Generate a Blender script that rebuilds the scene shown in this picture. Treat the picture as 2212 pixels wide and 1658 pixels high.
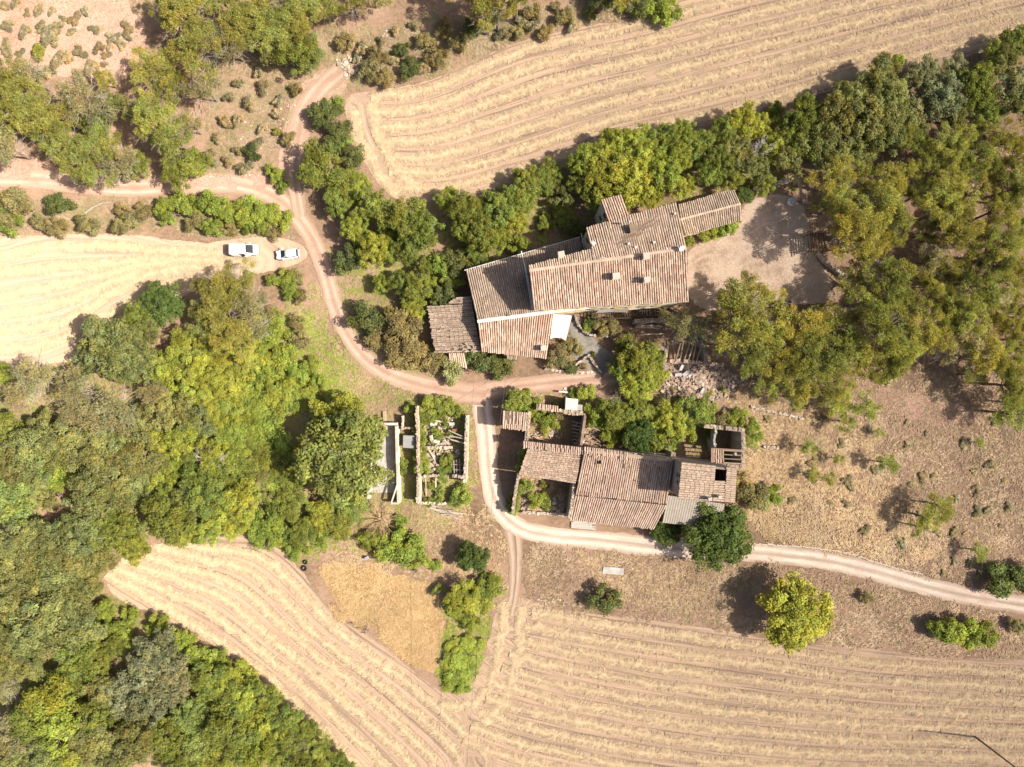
import bpy, bmesh, math, random
import numpy as np
from mathutils import Vector, Matrix
from mathutils.geometry import delaunay_2d_cdt

for o in list(bpy.data.objects):
    bpy.data.objects.remove(o)
SC = bpy.context.scene
COL = SC.collection
random.seed(7)
RNG = np.random.default_rng(7)

# ------------------------------------------------------------------ camera
H = 120.0            # height of the drone above the farm
S = 12.1             # survey units per metre at ground level
CX, CY = 1106.0, 829.0
cam_data = bpy.data.cameras.new('camera')
cam = bpy.data.objects.new('camera', cam_data)
COL.objects.link(cam)
cam.location = (0, 0, H)
cam_data.sensor_width = 36.0
cam_data.lens = 18.0 * H / (CX / S)
cam_data.clip_start = 0.5
cam_data.clip_end = 5000
SC.camera = cam

# ------------------------------------------------------------------ light
ELEV, AZ = math.radians(46), math.radians(7)
sunvec = Vector((math.cos(ELEV) * math.cos(AZ), -math.cos(ELEV) * math.sin(AZ), math.sin(ELEV)))
world = bpy.data.worlds.new('World')
SC.world = world
world.use_nodes = True
wn = world.node_tree
wn.nodes.clear()
sky = wn.nodes.new('ShaderNodeTexSky')
sky.sky_type = 'NISHITA'
sky.sun_disc = False
sky.sun_elevation = ELEV
sky.sun_rotation = math.atan2(sunvec.x, sunvec.y)
sky.altitude = 300
sky.dust_density = 6.0
sky.ozone_density = 0.5
bg = wn.nodes.new('ShaderNodeBackground')
bg.inputs['Strength'].default_value = 0.072
out = wn.nodes.new('ShaderNodeOutputWorld')
wn.links.new(sky.outputs[0], bg.inputs[0])
wn.links.new(bg.outputs[0], out.inputs[0])
sd = bpy.data.lights.new('sun', 'SUN')
sd.energy = 4.6
sd.angle = math.radians(0.55)
sd.color = (1.0, 0.925, 0.80)
sun = bpy.data.objects.new('sun', sd)
COL.objects.link(sun)
sun.location = sunvec * 300
sun.rotation_euler = (-sunvec).to_track_quat('-Z', 'Y').to_euler()

vs = SC.view_settings
vs.view_transform = 'Standard'
vs.look = 'None'
vs.exposure = 0.66
vs.gamma = 1.0
vs.use_curve_mapping = False
SC.cycles.max_bounces = 4
SC.cycles.diffuse_bounces = 2
SC.cycles.glossy_bounces = 2
SC.cycles.transmission_bounces = 2
SC.cycles.transparent_max_bounces = 4

# ------------------------------------------------------------------ helpers
def P(fx, fy, z=0.0):
    k = (H - z) / H / S
    return Vector(((fx - CX) * k, -(fy - CY) * k, z))

NK = 1.44665
def N(nx, ny, z=0.0):
    return P(nx / NK, ny / NK, z)

def tag(o, label=None, cat=None, group=None, kind=None):
    if label: o['label'] = label
    if cat: o['category'] = cat
    if group: o['group'] = group
    if kind: o['kind'] = kind
    return o

def empty(name, loc=(0, 0, 0), rz=0.0):
    o = bpy.data.objects.new(name, None)
    COL.objects.link(o)
    o.location = loc
    o.rotation_euler = (0, 0, rz)
    o.empty_display_size = 0.3
    return o

def link(name, me, mat=None, parent=None, loc=None):
    o = bpy.data.objects.new(name, me)
    COL.objects.link(o)
    if mat is not None and not me.materials:
        me.materials.append(mat)
    if parent is not None:
        o.parent = parent
        # children are written in world coordinates under an unrotated parent
    if loc is not None:
        o.location = loc
    return o

def np_mesh(name, verts, faces, col=None, smooth=False):
    """verts (n,3), faces (m,k) with constant k; col per-vertex (n,3)"""
    verts = np.asarray(verts, dtype=np.float32)
    faces = np.asarray(faces, dtype=np.int32)
    me = bpy.data.meshes.new(name)
    n, (m, k) = len(verts), faces.shape
    me.vertices.add(n)
    me.vertices.foreach_set('co', verts.ravel())
    me.loops.add(m * k)
    me.loops.foreach_set('vertex_index', faces.ravel())
    me.polygons.add(m)
    me.polygons.foreach_set('loop_start', np.arange(0, m * k, k, dtype=np.int32))
    me.polygons.foreach_set('loop_total', np.full(m, k, dtype=np.int32))
    if smooth:
        me.polygons.foreach_set('use_smooth', np.ones(m, dtype=bool))
    me.update(calc_edges=True)
    if col is not None:
        a = me.color_attributes.new('Col', 'FLOAT_COLOR', 'POINT')
        c = np.ones((n, 4), dtype=np.float32)
        c[:, :3] = col
        a.data.foreach_set('color', c.ravel())
    return me

class MB:
    """collects boxes / tubes / quads into one mesh"""
    def __init__(s):
        s.v, s.f, s.c = [], [], []
    def add(s, vs, fs, col=(.5, .5, .5)):
        b = len(s.v)
        s.v += [tuple(v) for v in vs]
        s.f += [tuple(b + i for i in f) for f in fs]
        s.c += [col] * len(vs)
    def box(s, c, ax, ay, az, col=(.5, .5, .5)):
        c, ax, ay, az = Vector(c), Vector(ax), Vector(ay), Vector(az)
        vs = [c + sx * ax + sy * ay + sz * az for sz in (-1, 1) for sy in (-1, 1) for sx in (-1, 1)]
        s.add(vs, [(0, 2, 3, 1), (4, 5, 7, 6), (0, 1, 5, 4), (2, 6, 7, 3), (0, 4, 6, 2), (1, 3, 7, 5)], col)
    def abox(s, x0, x1, y0, y1, z0, z1, col=(.5, .5, .5)):
        s.box(((x0 + x1) / 2, (y0 + y1) / 2, (z0 + z1) / 2), ((x1 - x0) / 2, 0, 0), (0, (y1 - y0) / 2, 0), (0, 0, (z1 - z0) / 2), col)
    def beam(s, a, b, w, h=None, col=(.5, .5, .5)):
        a, b = Vector(a), Vector(b)
        d = b - a
        L = d.length
        if L < 1e-4: return
        d /= L
        up = Vector((0, 0, 1)) if abs(d.z) < .95 else Vector((1, 0, 0))
        sx = d.cross(up).normalized()
        uz = sx.cross(d)
        s.box((a + b) / 2, d * L / 2, sx * w / 2, uz * (h or w) / 2, col)
    def tube(s, a, b, r0, r1, n=6, col=(.5, .5, .5)):
        a, b = Vector(a), Vector(b)
        d = (b - a)
        if d.length < 1e-5: return
        d.normalize()
        up = Vector((0, 0, 1)) if abs(d.z) < .95 else Vector((1, 0, 0))
        x = d.cross(up).normalized()
        y = x.cross(d)
        vs = []
        for p, r in ((a, r0), (b, r1)):
            for i in range(n):
                t = 2 * math.pi * i / n
                vs.append(p + x * (r * math.cos(t)) + y * (r * math.sin(t)))
        fs = [(i, (i + 1) % n, n + (i + 1) % n, n + i) for i in range(n)]
        fs.append(tuple(range(n - 1, -1, -1)))
        fs.append(tuple(range(n, 2 * n)))
        s.add(vs, fs, col)
    def path(s, pts, r, n=5, col=(.5, .5, .5)):
        for a, b in zip(pts, pts[1:]):
            s.tube(a, b, r, r, n, col)
    def mesh(s, name, smooth=False):
        me = bpy.data.meshes.new(name)
        me.from_pydata(s.v, [], s.f)
        a = me.color_attributes.new('Col', 'FLOAT_COLOR', 'POINT')
        a.data.foreach_set('color', np.array([(c[0], c[1], c[2], 1) for c in s.c], dtype=np.float32).ravel())
        if smooth:
            for p in me.polygons: p.use_smooth = True
        me.update()
        return me
    def build(s, name, mat, parent=None, smooth=False):
        return link(name, s.mesh(name, smooth), mat, parent)

def lerp(a, b, t):
    return a + (b - a) * t

def inside(px, py, poly):
    """vectorised even-odd test"""
    px = np.asarray(px); py = np.asarray(py)
    r = np.zeros(px.shape, dtype=bool)
    n = len(poly)
    for i in range(n):
        x1, y1 = poly[i]; x2, y2 = poly[(i + 1) % n]
        c = ((y1 > py) != (y2 > py))
        with np.errstate(divide='ignore', invalid='ignore'):
            xx = (x2 - x1) * (py - y1) / (y2 - y1 + 1e-12) + x1
        r ^= (c & (px < xx))
    return r

def resample(pts, step):
    pts = np.array(pts, dtype=float)
    seg = np.hypot(*(pts[1:] - pts[:-1]).T)
    s = np.concatenate([[0], np.cumsum(seg)])
    n = max(2, int(s[-1] / step) + 1)
    t = np.linspace(0, s[-1], n)
    return np.stack([np.interp(t, s, pts[:, 0]), np.interp(t, s, pts[:, 1])], 1)

def smooth_line(pts, it=2):
    pts = np.array(pts, dtype=float)
    for _ in range(it):
        q = [pts[0]]
        for a, b in zip(pts, pts[1:]):
            q += [a * .75 + b * .25, a * .25 + b * .75]
        q.append(pts[-1])
        pts = np.array(q)
    return pts

def vnoise(x, y, seed=0):
    """cheap smooth value noise, period-less, 0..1"""
    xi = np.floor(x).astype(np.int64); yi = np.floor(y).astype(np.int64)
    xf = x - xi; yf = y - yi
    def h(a, b):
        n = (a * 374761393 + b * 668265263 + seed * 974634777) & 0x7fffffff
        n = ((n ^ (n >> 13)) * 1274126177) & 0x7fffffff
        return ((n ^ (n >> 16)) & 0xffff) / 65535.0
    u = xf * xf * (3 - 2 * xf); v = yf * yf * (3 - 2 * yf)
    return (h(xi, yi) * (1 - u) + h(xi + 1, yi) * u) * (1 - v) + (h(xi, yi + 1) * (1 - u) + h(xi + 1, yi + 1) * u) * v

def fbm(x, y, seed=0, o=4):
    r = 0; a = .5; t = 0
    for i in range(o):
        r = r + a * vnoise(x * 2 ** i, y * 2 ** i, seed + i); t += a; a *= .5
    return r / t

# ------------------------------------------------------------------ materials
def new_mat(name):
    m = bpy.data.materials.new(name)
    m.use_nodes = True
    nt = m.node_tree
    nt.nodes.clear()
    o = nt.nodes.new('ShaderNodeOutputMaterial')
    return m, nt, o

def nd(nt, t, **kw):
    n = nt.nodes.new(t)
    for k, v in kw.items():
        if k in n.inputs.keys() if isinstance(k, str) else False:
            n.inputs[k].default_value = v
        else:
            setattr(n, k, v)
    return n

def noise(nt, scale, detail=6, rough=.6, vec=None, dist=0.0):
    n = nt.nodes.new('ShaderNodeTexNoise')
    n.inputs['Scale'].default_value = scale
    n.inputs['Detail'].default_value = detail
    n.inputs['Roughness'].default_value = rough
    n.inputs['Distortion'].default_value = dist
    if vec is not None: nt.links.new(vec, n.inputs['Vector'])
    return n

def ramp(nt, fac, stops):
    r = nt.nodes.new('ShaderNodeValToRGB')
    el = r.color_ramp.elements
    while len(el) < len(stops): el.new(.5)
    for e, (p, c) in zip(el, stops):
        e.position = p
        e.color = (c[0], c[1], c[2], 1) if not isinstance(c, (int, float)) else (c, c, c, 1)
    nt.links.new(fac, r.inputs[0])
    return r

def mixc(nt, fac, a, b, mode='MIX'):
    m = nt.nodes.new('ShaderNodeMix')
    m.data_type = 'RGBA'
    m.blend_type = mode
    for i, v in ((0, fac), (6, a), (7, b)):
        if isinstance(v, (int, float)): m.inputs[i].default_value = v
        elif isinstance(v, tuple): m.inputs[i].default_value = (*v, 1)
        else: nt.links.new(v, m.inputs[i])
    return m.outputs[2]

def mth(nt, op, a, b=None):
    m = nt.nodes.new('ShaderNodeMath')
    m.operation = op
    for i, v in ((0, a), (1, b)):
        if v is None: continue
        if isinstance(v, (int, float)): m.inputs[i].default_value = v
        else: nt.links.new(v, m.inputs[i])
    return m.outputs[0]

def finish(nt, o, color, rough=.9, bump=None, bstr=.5, bdist=.05, spec=.2, drough=1.0, metal=0.0):
    b = nt.nodes.new('ShaderNodeBsdfPrincipled')
    if isinstance(color, tuple): b.inputs['Base Color'].default_value = (*color, 1)
    else: nt.links.new(color, b.inputs['Base Color'])
    b.inputs['Roughness'].default_value = rough
    b.inputs['Metallic'].default_value = metal
    if 'Specular IOR Level' in b.inputs: b.inputs['Specular IOR Level'].default_value = spec
    if 'Diffuse Roughness' in b.inputs: b.inputs['Diffuse Roughness'].default_value = drough
    if bump is not None:
        bp = nt.nodes.new('ShaderNodeBump')
        bp.inputs['Strength'].default_value = bstr
        bp.inputs['Distance'].default_value = bdist
        nt.links.new(bump, bp.inputs['Height'])
        nt.links.new(bp.outputs[0], b.inputs['Normal'])
    nt.links.new(b.outputs[0], o.inputs[0])
    return b

def obj_coord(nt):
    return nt.nodes.new('ShaderNodeTexCoord').outputs['Object']

def mat_plain(name, col, rough=.7, spec=.3, var=.25, scale=3.0, metal=0.0, drough=0.3):
    m, nt, o = new_mat(name)
    c = obj_coord(nt)
    n = noise(nt, scale, 5, .6, c)
    r = ramp(nt, n.outputs[0], [(.3, tuple(x * (1 - var) for x in col)), (.7, tuple(min(1, x * (1 + var)) for x in col))])
    finish(nt, o, r.outputs[0], rough, n.outputs[0], .25, .02, spec, drough, metal)
    return m

def mat_attr(name, rough=.85, spec=.15, var=.3, scale=6.0, bd=.03, stain=None):
    m, nt, o = new_mat(name)
    a = nt.nodes.new('ShaderNodeAttribute'); a.attribute_name = 'Col'
    c = obj_coord(nt)
    n = noise(nt, scale, 3, .65, c)
    r = ramp(nt, n.outputs[0], [(.25, 1 - var), (.75, 1 + var)])
    col = mixc(nt, 1.0, a.outputs[0], r.outputs[0], 'MULTIPLY')
    if stain:
        n2 = noise(nt, .5, 3, .7, c)
        r2 = ramp(nt, n2.outputs[0], [(.45, 0.0), (.7, 1.0)])
        f = mth(nt, 'MULTIPLY', r2.outputs[0], stain[1])
        col = mixc(nt, f, col, stain[0])
    finish(nt, o, col, rough, n.outputs[0], .5, bd, spec)
    return m

def mat_leaf(name, trans=.3):
    m, nt, o = new_mat(name)
    a = nt.nodes.new('ShaderNodeAttribute'); a.attribute_name = 'Col'
    oi = nt.nodes.new('ShaderNodeObjectInfo')
    col = mixc(nt, 1.0, a.outputs[0], oi.outputs['Color'], 'MULTIPLY')
    b = nt.nodes.new('ShaderNodeBsdfDiffuse')
    nt.links.new(col, b.inputs['Color'])
    if trans <= 0:
        nt.links.new(b.outputs[0], o.inputs[0])
        return m
    t = nt.nodes.new('ShaderNodeBsdfTranslucent')
    tc = mixc(nt, 1.0, col, (1.25, 1.2, .6), 'MULTIPLY')
    nt.links.new(tc, t.inputs[0])
    ms = nt.nodes.new('ShaderNodeMixShader')
    ms.inputs[0].default_value = trans
    nt.links.new(b.outputs[0], ms.inputs[1]); nt.links.new(t.outputs[0], ms.inputs[2])
    nt.links.new(ms.outputs[0], o.inputs[0])
    return m

def mat_ground(name, stops, s1=.09, s2=1.6, fine=9.0, contrast=.35, bd=.15):
    """broad patches x mid clumps x fine grain"""
    m, nt, o = new_mat(name)
    c = obj_coord(nt)
    n1 = noise(nt, s1, 4, .62, c)
    n2 = noise(nt, s2, 4, .68, c)
    n3 = noise(nt, fine, 1, .6, c)
    f = mth(nt, 'ADD', mth(nt, 'MULTIPLY', n1.outputs[0], .62), mth(nt, 'MULTIPLY', n2.outputs[0], .38))
    r = ramp(nt, f, stops)
    g = ramp(nt, n3.outputs[0], [(.25, 1 - contrast), (.75, 1 + contrast)])
    col = mixc(nt, 1.0, r.outputs[0], g.outputs[0], 'MULTIPLY')
    finish(nt, o, col, .95, n3.outputs[0], .8, bd * .5, .05)
    return m

def mat_stubble(name, soil, straw, dark, rows, deep=1.0):
    m, nt, o = new_mat(name)
    uv = nt.nodes.new('ShaderNodeUVMap'); uv.uv_map = 'UVMap'
    sep = nt.nodes.new('ShaderNodeSeparateXYZ')
    nt.links.new(uv.outputs[0], sep.inputs[0])
    c = obj_coord(nt)
    nb = noise(nt, .11, 3, .6, c)
    def streak(ku, kv, detail):
        cb = nt.nodes.new('ShaderNodeCombineXYZ')
        nt.links.new(mth(nt, 'MULTIPLY', sep.outputs[0], ku), cb.inputs[0])
        nt.links.new(mth(nt, 'MULTIPLY', sep.outputs[1], kv), cb.inputs[1])
        return noise(nt, 1.0, detail, .65, cb.outputs[0])
    st = streak(.09, rows * 1.15, 3)              # drill rows
    st2 = streak(.035, 4.0, 2)                   # wheelings and header passes
    nf = noise(nt, 4.0, 3, .7, c)
    a = mth(nt, 'ADD', mth(nt, 'MULTIPLY', st.outputs[0], .6), mth(nt, 'MULTIPLY', nf.outputs[0], .4))
    r = ramp(nt, a, [(.38, dark), (.47, soil), (.60, straw)])
    r2 = ramp(nt, nb.outputs[0], [(.42, 0.0), (.66, 1.0)])
    col = mixc(nt, mth(nt, 'MULTIPLY', r2.outputs[0], .5), r.outputs[0], straw)
    r3 = ramp(nt, st2.outputs[0], [(.36, .55), (.48, .95), (.66, 1.12)])
    col = mixc(nt, .75 * deep, col, r3.outputs[0], 'MULTIPLY')
    fr = mth(nt, 'FRACT', mth(nt, 'ADD', sep.outputs[1], mth(nt, 'MULTIPLY', nb.outputs[0], .12)))
    wd = mth(nt, 'ABSOLUTE', mth(nt, 'SUBTRACT', mth(nt, 'ABSOLUTE', mth(nt, 'SUBTRACT', fr, .5)), .17))   # paired wheel marks between the swaths
    wm = ramp(nt, mth(nt, 'ADD', wd, mth(nt, 'MULTIPLY', st2.outputs[0], .05)), [(.035, .74), (.075, 1.0)])
    col = mixc(nt, .8 * deep, col, wm.outputs[0], 'MULTIPLY')
    finish(nt, o, col, .95, st.outputs[0], .6, .06, .05)
    return m

def mat_road(name, a, b, c, verge, ruts=.5, grass=.5):
    m, nt, o = new_mat(name)
    uv = nt.nodes.new('ShaderNodeUVMap'); uv.uv_map = 'UVMap'
    sep = nt.nodes.new('ShaderNodeSeparateXYZ'); nt.links.new(uv.outputs[0], sep.inputs[0])
    oc = obj_coord(nt)
    n1 = noise(nt, .3, 4, .65, oc); n2 = noise(nt, 5.0, 2, .6, oc)
    cb = nt.nodes.new('ShaderNodeCombineXYZ')
    nt.links.new(mth(nt, 'MULTIPLY', sep.outputs[0], .07), cb.inputs[0]); nt.links.new(mth(nt, 'MULTIPLY', sep.outputs[1], 3.0), cb.inputs[1])
    st = noise(nt, 1.0, 4, .6, cb.outputs[0])
    f = mth(nt, 'ADD', mth(nt, 'MULTIPLY', st.outputs[0], .6), mth(nt, 'MULTIPLY', n1.outputs[0], .4))
    col = ramp(nt, f, [(.36, a), (.5, b), (.62, c)]).outputs[0]
    av = mth(nt, 'ABSOLUTE', sep.outputs[1])
    wob = mth(nt, 'ADD', av, mth(nt, 'MULTIPLY', mth(nt, 'SUBTRACT', n1.outputs[0], .5), .9))
    edge = ramp(nt, wob, [(.62, 0.0), (1.05, .85)]).outputs[0]                    # crumbling verge
    col = mixc(nt, edge, col, verge)
    mid = ramp(nt, mth(nt, 'ADD', av, mth(nt, 'MULTIPLY', mth(nt, 'SUBTRACT', st.outputs[0], .5), -1.1)), [(.02, grass), (.2, 0.0)]).outputs[0]
    col = mixc(nt, mid, col, tuple(x * .8 for x in verge))                         # worn strip between the wheels
    g = ramp(nt, n2.outputs[0], [(.25, .86), (.75, 1.12)])
    col = mixc(nt, 1.0, col, g.outputs[0], 'MULTIPLY')
    rt_ = ramp(nt, mth(nt, 'ADD', av, mth(nt, 'MULTIPLY', mth(nt, 'SUBTRACT', n1.outputs[0], .5), .35)), [(.2, .9), (.36, 1.06), (.52, 1.06), (.68, .9)])
    col = mixc(nt, 1.0, col, rt_.outputs[0], 'MULTIPLY')
    finish(nt, o, col, .95, n2.outputs[0], .6, .03, .05)
    return m

M = {}
M['ground'] = mat_ground('dry_ground', [(.34, (.16, .115, .065)), (.43, (.28, .19, .125)), (.52, (.38, .255, .175)), (.62, (.46, .31, .23))])
M['red'] = mat_ground('red_soil', [(.34, (.34, .205, .145)), (.46, (.47, .295, .22)), (.58, (.53, .355, .28))], .12, 1.3, 4.0, .25, .12)
M['track'] = mat_road('track_dirt', (.49, .315, .235), (.585, .40, .31), (.65, .47, .38), (.42, .295, .20), .5, .4)
M['chalk'] = mat_road('chalk_road', (.64, .50, .40), (.74, .605, .51), (.79, .67, .58), (.50, .375, .27), .5, .5)
M['gravel'] = mat_ground('gravel', [(.36, (.38, .275, .20)), (.46, (.54, .415, .325)), (.54, (.60, .48, .385)), (.64, (.50, .37, .28))], .16, 1.3, 6.0, .25, .05)
M['paving'] = mat_ground('terrace_paving', [(.36, (.22, .20, .18)), (.5, (.33, .30, .27)), (.62, (.40, .36, .32))], .4, 1.5, 9.0, .2, .05)
M['orange'] = mat_ground('tall_dry_grass_soil', [(.36, (.34, .22, .115)), (.5, (.45, .30, .155)), (.62, (.51, .355, .20))], .2, 2.4, 8.0, .3, .2)
M['stubble'] = mat_stubble('stubble', (.485, .345, .26), (.56, .42, .285), (.31, .20, .14), 9)
M['stubble_pale'] = mat_stubble('pale_stubble', (.55, .41, .315), (.58, .445, .305), (.43, .30, .22), 9, .5)
M['straw'] = mat_attr('straw', .9, .1, .2, 8.0, .02)
M['grass'] = mat_leaf('grass_blades', 0)
M['leaf'] = mat_leaf('leaves', .32)
M['bark'] = mat_attr('bark', .9, .1, .35, 7.0, .03)
M['spur'] = mat_road('grassy_spur', (.45, .33, .25), (.52, .39, .30), (.58, .45, .35), (.38, .28, .19), .5, .9)
M['redtrack'] = mat_road('red_track', (.42, .27, .20), (.53, .36, .275), (.60, .43, .34), (.40, .29, .19), .5, .3)
M['tile'] = mat_attr('roof_tiles', .85, .15, .2, 4.0, .02, ((.20, .155, .12), .35))
M['stone'] = mat_attr('rubble_stone', .9, .1, .35, 4.0, .05, ((.24, .18, .13), .4))
M['plaster'] = mat_attr('lime_plaster', .9, .1, .14, 2.0, .02, ((.40, .33, .23), .35))
M['wood'] = mat_attr('weathered_wood', .85, .1, .3, 8.0, .02)
M['paint'] = mat_plain('white_car_paint', (.80, .80, .80), .25, .5, .02, 2.0)
M['glass'] = mat_plain('dark_glass', (.02, .025, .03), .06, .6, .1)
M['rubber'] = mat_plain('black_rubber', (.02, .02, .02), .8, .2, .2)
M['steel'] = mat_plain('grey_metal', (.45, .46, .48), .4, .5, .12, 5.0, .6)
M['cloth'] = mat_plain('white_canvas', (.78, .76, .72), .9, .1, .06, 1.5)
M['zinc'] = mat_attr('corrugated_sheet', .85, .08, .16, 3.0, .01, ((.32, .27, .22), .35))
M['concrete'] = mat_plain('weathered_concrete', (.46, .43, .39), .9, .1, .28, .9)
M['black'] = mat_plain('dark_void', (.012, .011, .01), .9, .05, .2)
M['plastic'] = mat_attr('plain_plastic', .5, .3, .08, 3.0, .01)

# ------------------------------------------------------------------ setting: sheets
def ragged(poly, step=6.0, amp=4.0, seed=1, freq=.06):
    """poly in survey units -> resampled outline with an uneven edge"""
    p = list(poly) + [poly[0]]
    p = smooth_line(p, 2)
    q = resample(p, step)[:-1]
    t = np.roll(q, -1, 0) - np.roll(q, 1, 0)
    nrm = np.stack([t[:, 1], -t[:, 0]], 1) / (np.hypot(t[:, 0], t[:, 1])[:, None] + 1e-9)
    d = (fbm(q[:, 0] * freq, q[:, 1] * freq, seed, 3) - .5) * 2 * amp
    d += (fbm(q[:, 0] * .3, q[:, 1] * .3, seed + 9, 2) - .5) * amp * .9
    return q + nrm * d[:, None]

def sheet(name, outline, z, mat, grid=None, uvf=None, kind='structure', relief=0.0):
    pts = [Vector((p.x, p.y)) for p in (P(x, y) for x, y in outline)]
    n = len(pts)
    edges = [(i, (i + 1) % n) for i in range(n)]
    if grid:
        xs, ys = [p.x for p in pts], [p.y for p in pts]
        gx, gy = np.meshgrid(np.arange(min(xs), max(xs), grid), np.arange(min(ys), max(ys), grid))
        gx = gx.ravel() + RNG.uniform(-.2, .2, gx.size) * grid; gy = gy.ravel() + RNG.uniform(-.2, .2, gy.size) * grid
        ok = inside(gx, gy, [(p.x, p.y) for p in pts])
        pts += [Vector((a, b)) for a, b in zip(gx[ok], gy[ok])]
    r = delaunay_2d_cdt(pts, edges, [list(range(n))], 1, 1e-4)
    v2, f = r[0], r[2]
    V = np.array([(v.x, v.y, z) for v in v2], dtype=np.float32)
    if relief:
        V[:, 2] += (relief * (fbm(V[:, 0] * .25, V[:, 1] * .25, 5, 3) ** 2)).astype(np.float32)
    me = np_mesh(name, V, np.array([t for t in f if len(t) == 3]))
    bm = bmesh.new(); bm.from_mesh(me)
    for fc in bm.faces:
        if fc.normal.z < 0: fc.normal_flip()
    bm.to_mesh(me); bm.free()
    if uvf is not None:
        u, v = uvf(V[:, 0] * S + CX, -V[:, 1] * S + CY)
        L = me.uv_layers.new(name='UVMap')
        idx = np.empty(len(me.loops), dtype=np.int32)
        me.loops.foreach_get('vertex_index', idx)
        L.data.foreach_set('uv', np.stack([u[idx], v[idx]], 1).astype(np.float32).ravel())
    o = link(name, me, mat)
    tag(o, kind=kind)
    return o

def strip_outline(pts, w):
    c = resample(smooth_line(pts, 3), 8)
    w = np.interp(np.linspace(0, 1, len(c)), np.linspace(0, 1, len(w)), w)
    t = np.gradient(c, axis=0)
    nrm = np.stack([t[:, 1], -t[:, 0]], 1) / (np.hypot(t[:, 0], t[:, 1])[:, None] + 1e-9)
    a = c + nrm * w[:, None] / 2; b = c - nrm * w[:, None] / 2
    j = lambda q, s: q + nrm * ((fbm(q[:, 0] * .09, q[:, 1] * .09, s, 3) - .5) * 9)[:, None]
    return np.concatenate([j(a, 3), j(b, 4)[::-1]]), c

# the big ground
bm = bmesh.new()
bmesh.ops.create_grid(bm, x_segments=60, y_segments=60, size=900)
me = bpy.data.meshes.new('ground'); bm.to_mesh(me); bm.free()
tag(link('ground', me, M['ground']), kind='structure')

FIELDS = {}
NF = [(744, 236), (752, 205), (800, 196), (870, 190), (950, 170), (1040, 126), (1130, 86), (1250, 60), (1380, 40), (1480, 2), (1560, -40), (2330, -80), (2330, 60), (2130, 112), (2000, 142), (1900, 160), (1800, 192), (1700, 228), (1600, 250), (1500, 275), (1350, 305), (1250, 350), (1150, 390), (1050, 415), (950, 441), (890, 441), (850, 431), (810, 392), (778, 335), (756, 285)]
WF = [(-120, 512), (0, 511), (110, 508), (250, 504), (350, 515), (440, 528), (520, 515), (600, 510), (655, 530), (668, 560), (620, 580), (550, 592), (450, 616), (350, 660), (280, 690), (210, 718), (172, 750), (168, 780), (80, 790), (0, 795), (-120, 806)]
SF = [(224, 1246), (268, 1202), (330, 1180), (420, 1163), (520, 1154), (572, 1166), (612, 1192), (650, 1232), (690, 1292), (740, 1342), (800, 1374), (860, 1422), (920, 1474), (960, 1498), (1000, 1500), (1030, 1472), (1050, 1402), (1065, 1342), (1080, 1288), (1132, 1290), (1180, 1313), (1300, 1328), (1400, 1340), (1500, 1352), (1600, 1368), (1700, 1392), (1800, 1395), (1900, 1404), (2050, 1424), (2320, 1424), (2320, 1790), (840, 1790), (770, 1682), (740, 1640), (700, 1600), (650, 1558), (600, 1508), (560, 1468), (500, 1420), (440, 1384), (380, 1350), (330, 1322), (282, 1310), (240, 1286)]

def between(A, B, n, t0=0.0, t1=1.0):
    A = resample(smooth_line(A, 2), 1.0); B = resample(smooth_line(B, 2), 1.0)
    m = 60
    ia = np.linspace(0, len(A) - 1, m).astype(int); ib = np.linspace(0, len(B) - 1, m).astype(int)
    return [A[ia] * (1 - t) + B[ib] * t for t in np.linspace(t0, t1, n)]

U = [(800, 205), (870, 200), (950, 180), (1040, 138), (1130, 100), (1250, 74), (1380, 52), (1500, 15), (1700, -35), (2320, -170)]
Lw = [(850, 408), (950, 420), (1050, 396), (1150, 370), (1250, 335), (1350, 295), (1500, 262), (1700, 212), (1900, 150), (2320, 30)]
rowsN = between(U, Lw, 7, .03, .97)
rowsN += [np.array(resample(smooth_line([(765, 240), (775, 290), (797, 340), (828, 392), (860, 420)], 2), 8)),
          np.array(resample(smooth_line([(800, 225), (812, 280), (838, 335), (872, 385), (905, 412)], 2), 8))]
zf = lambda L: resample(smooth_line([(x / 4, y / 4 + 414.7) for x, y in L], 2), 8)
rowsW = [zf([(-400, 600), (0, 580), (300, 490), (900, 470), (1400, 510), (1900, 540)]),
         zf([(-400, 740), (0, 710), (300, 670), (700, 645), (1150, 600), (1500, 560)]),
         zf([(-400, 930), (0, 900), (500, 810), (900, 720), (1300, 620), (1600, 580), (2200, 610)]),
         zf([(-400, 1080), (0, 1060), (400, 1010), (750, 880), (1000, 760), (1250, 680)]),
         zf([(-400, 1230), (0, 1205), (400, 1180), (650, 1090), (900, 920), (1150, 780), (1500, 640), (2000, 660)]),
         zf([(-400, 1390), (0, 1370), (450, 1330), (800, 1140), (1100, 960), (1400, 800), (1700, 740)])]
Tc = [(1150, 1322), (1331, 1355), (1506, 1380), (1656, 1400), (1809, 1425), (1934, 1440), (2320, 1462)]
Bc = [(1000, 1600), (1106, 1640), (1331, 1690), (1500, 1715), (1700, 1728), (1934, 1728), (2320, 1728)]
rowsS = between(Tc, Bc, 10)
La = [(222, 1238), (262, 1262), (330, 1300), (440, 1366), (560, 1450), (650, 1538), (790, 1680)]
Ra = [(300, 1150), (380, 1162), (450, 1178), (566, 1186), (640, 1250), (730, 1358), (850, 1440), (950, 1518), (1020, 1580), (1060, 1625)]
rowsS += between(La, Ra, 6, .02, .95)
rowsS += [resample(smooth_line([(1092, 1300), (1085, 1370), (1072, 1440), (1050, 1500), (1000, 1530), (950, 1520)], 2), 8),
          resample(smooth_line([(1125, 1310), (1120, 1390), (1108, 1470), (1085, 1530), (1040, 1560)], 2), 8)]

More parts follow.
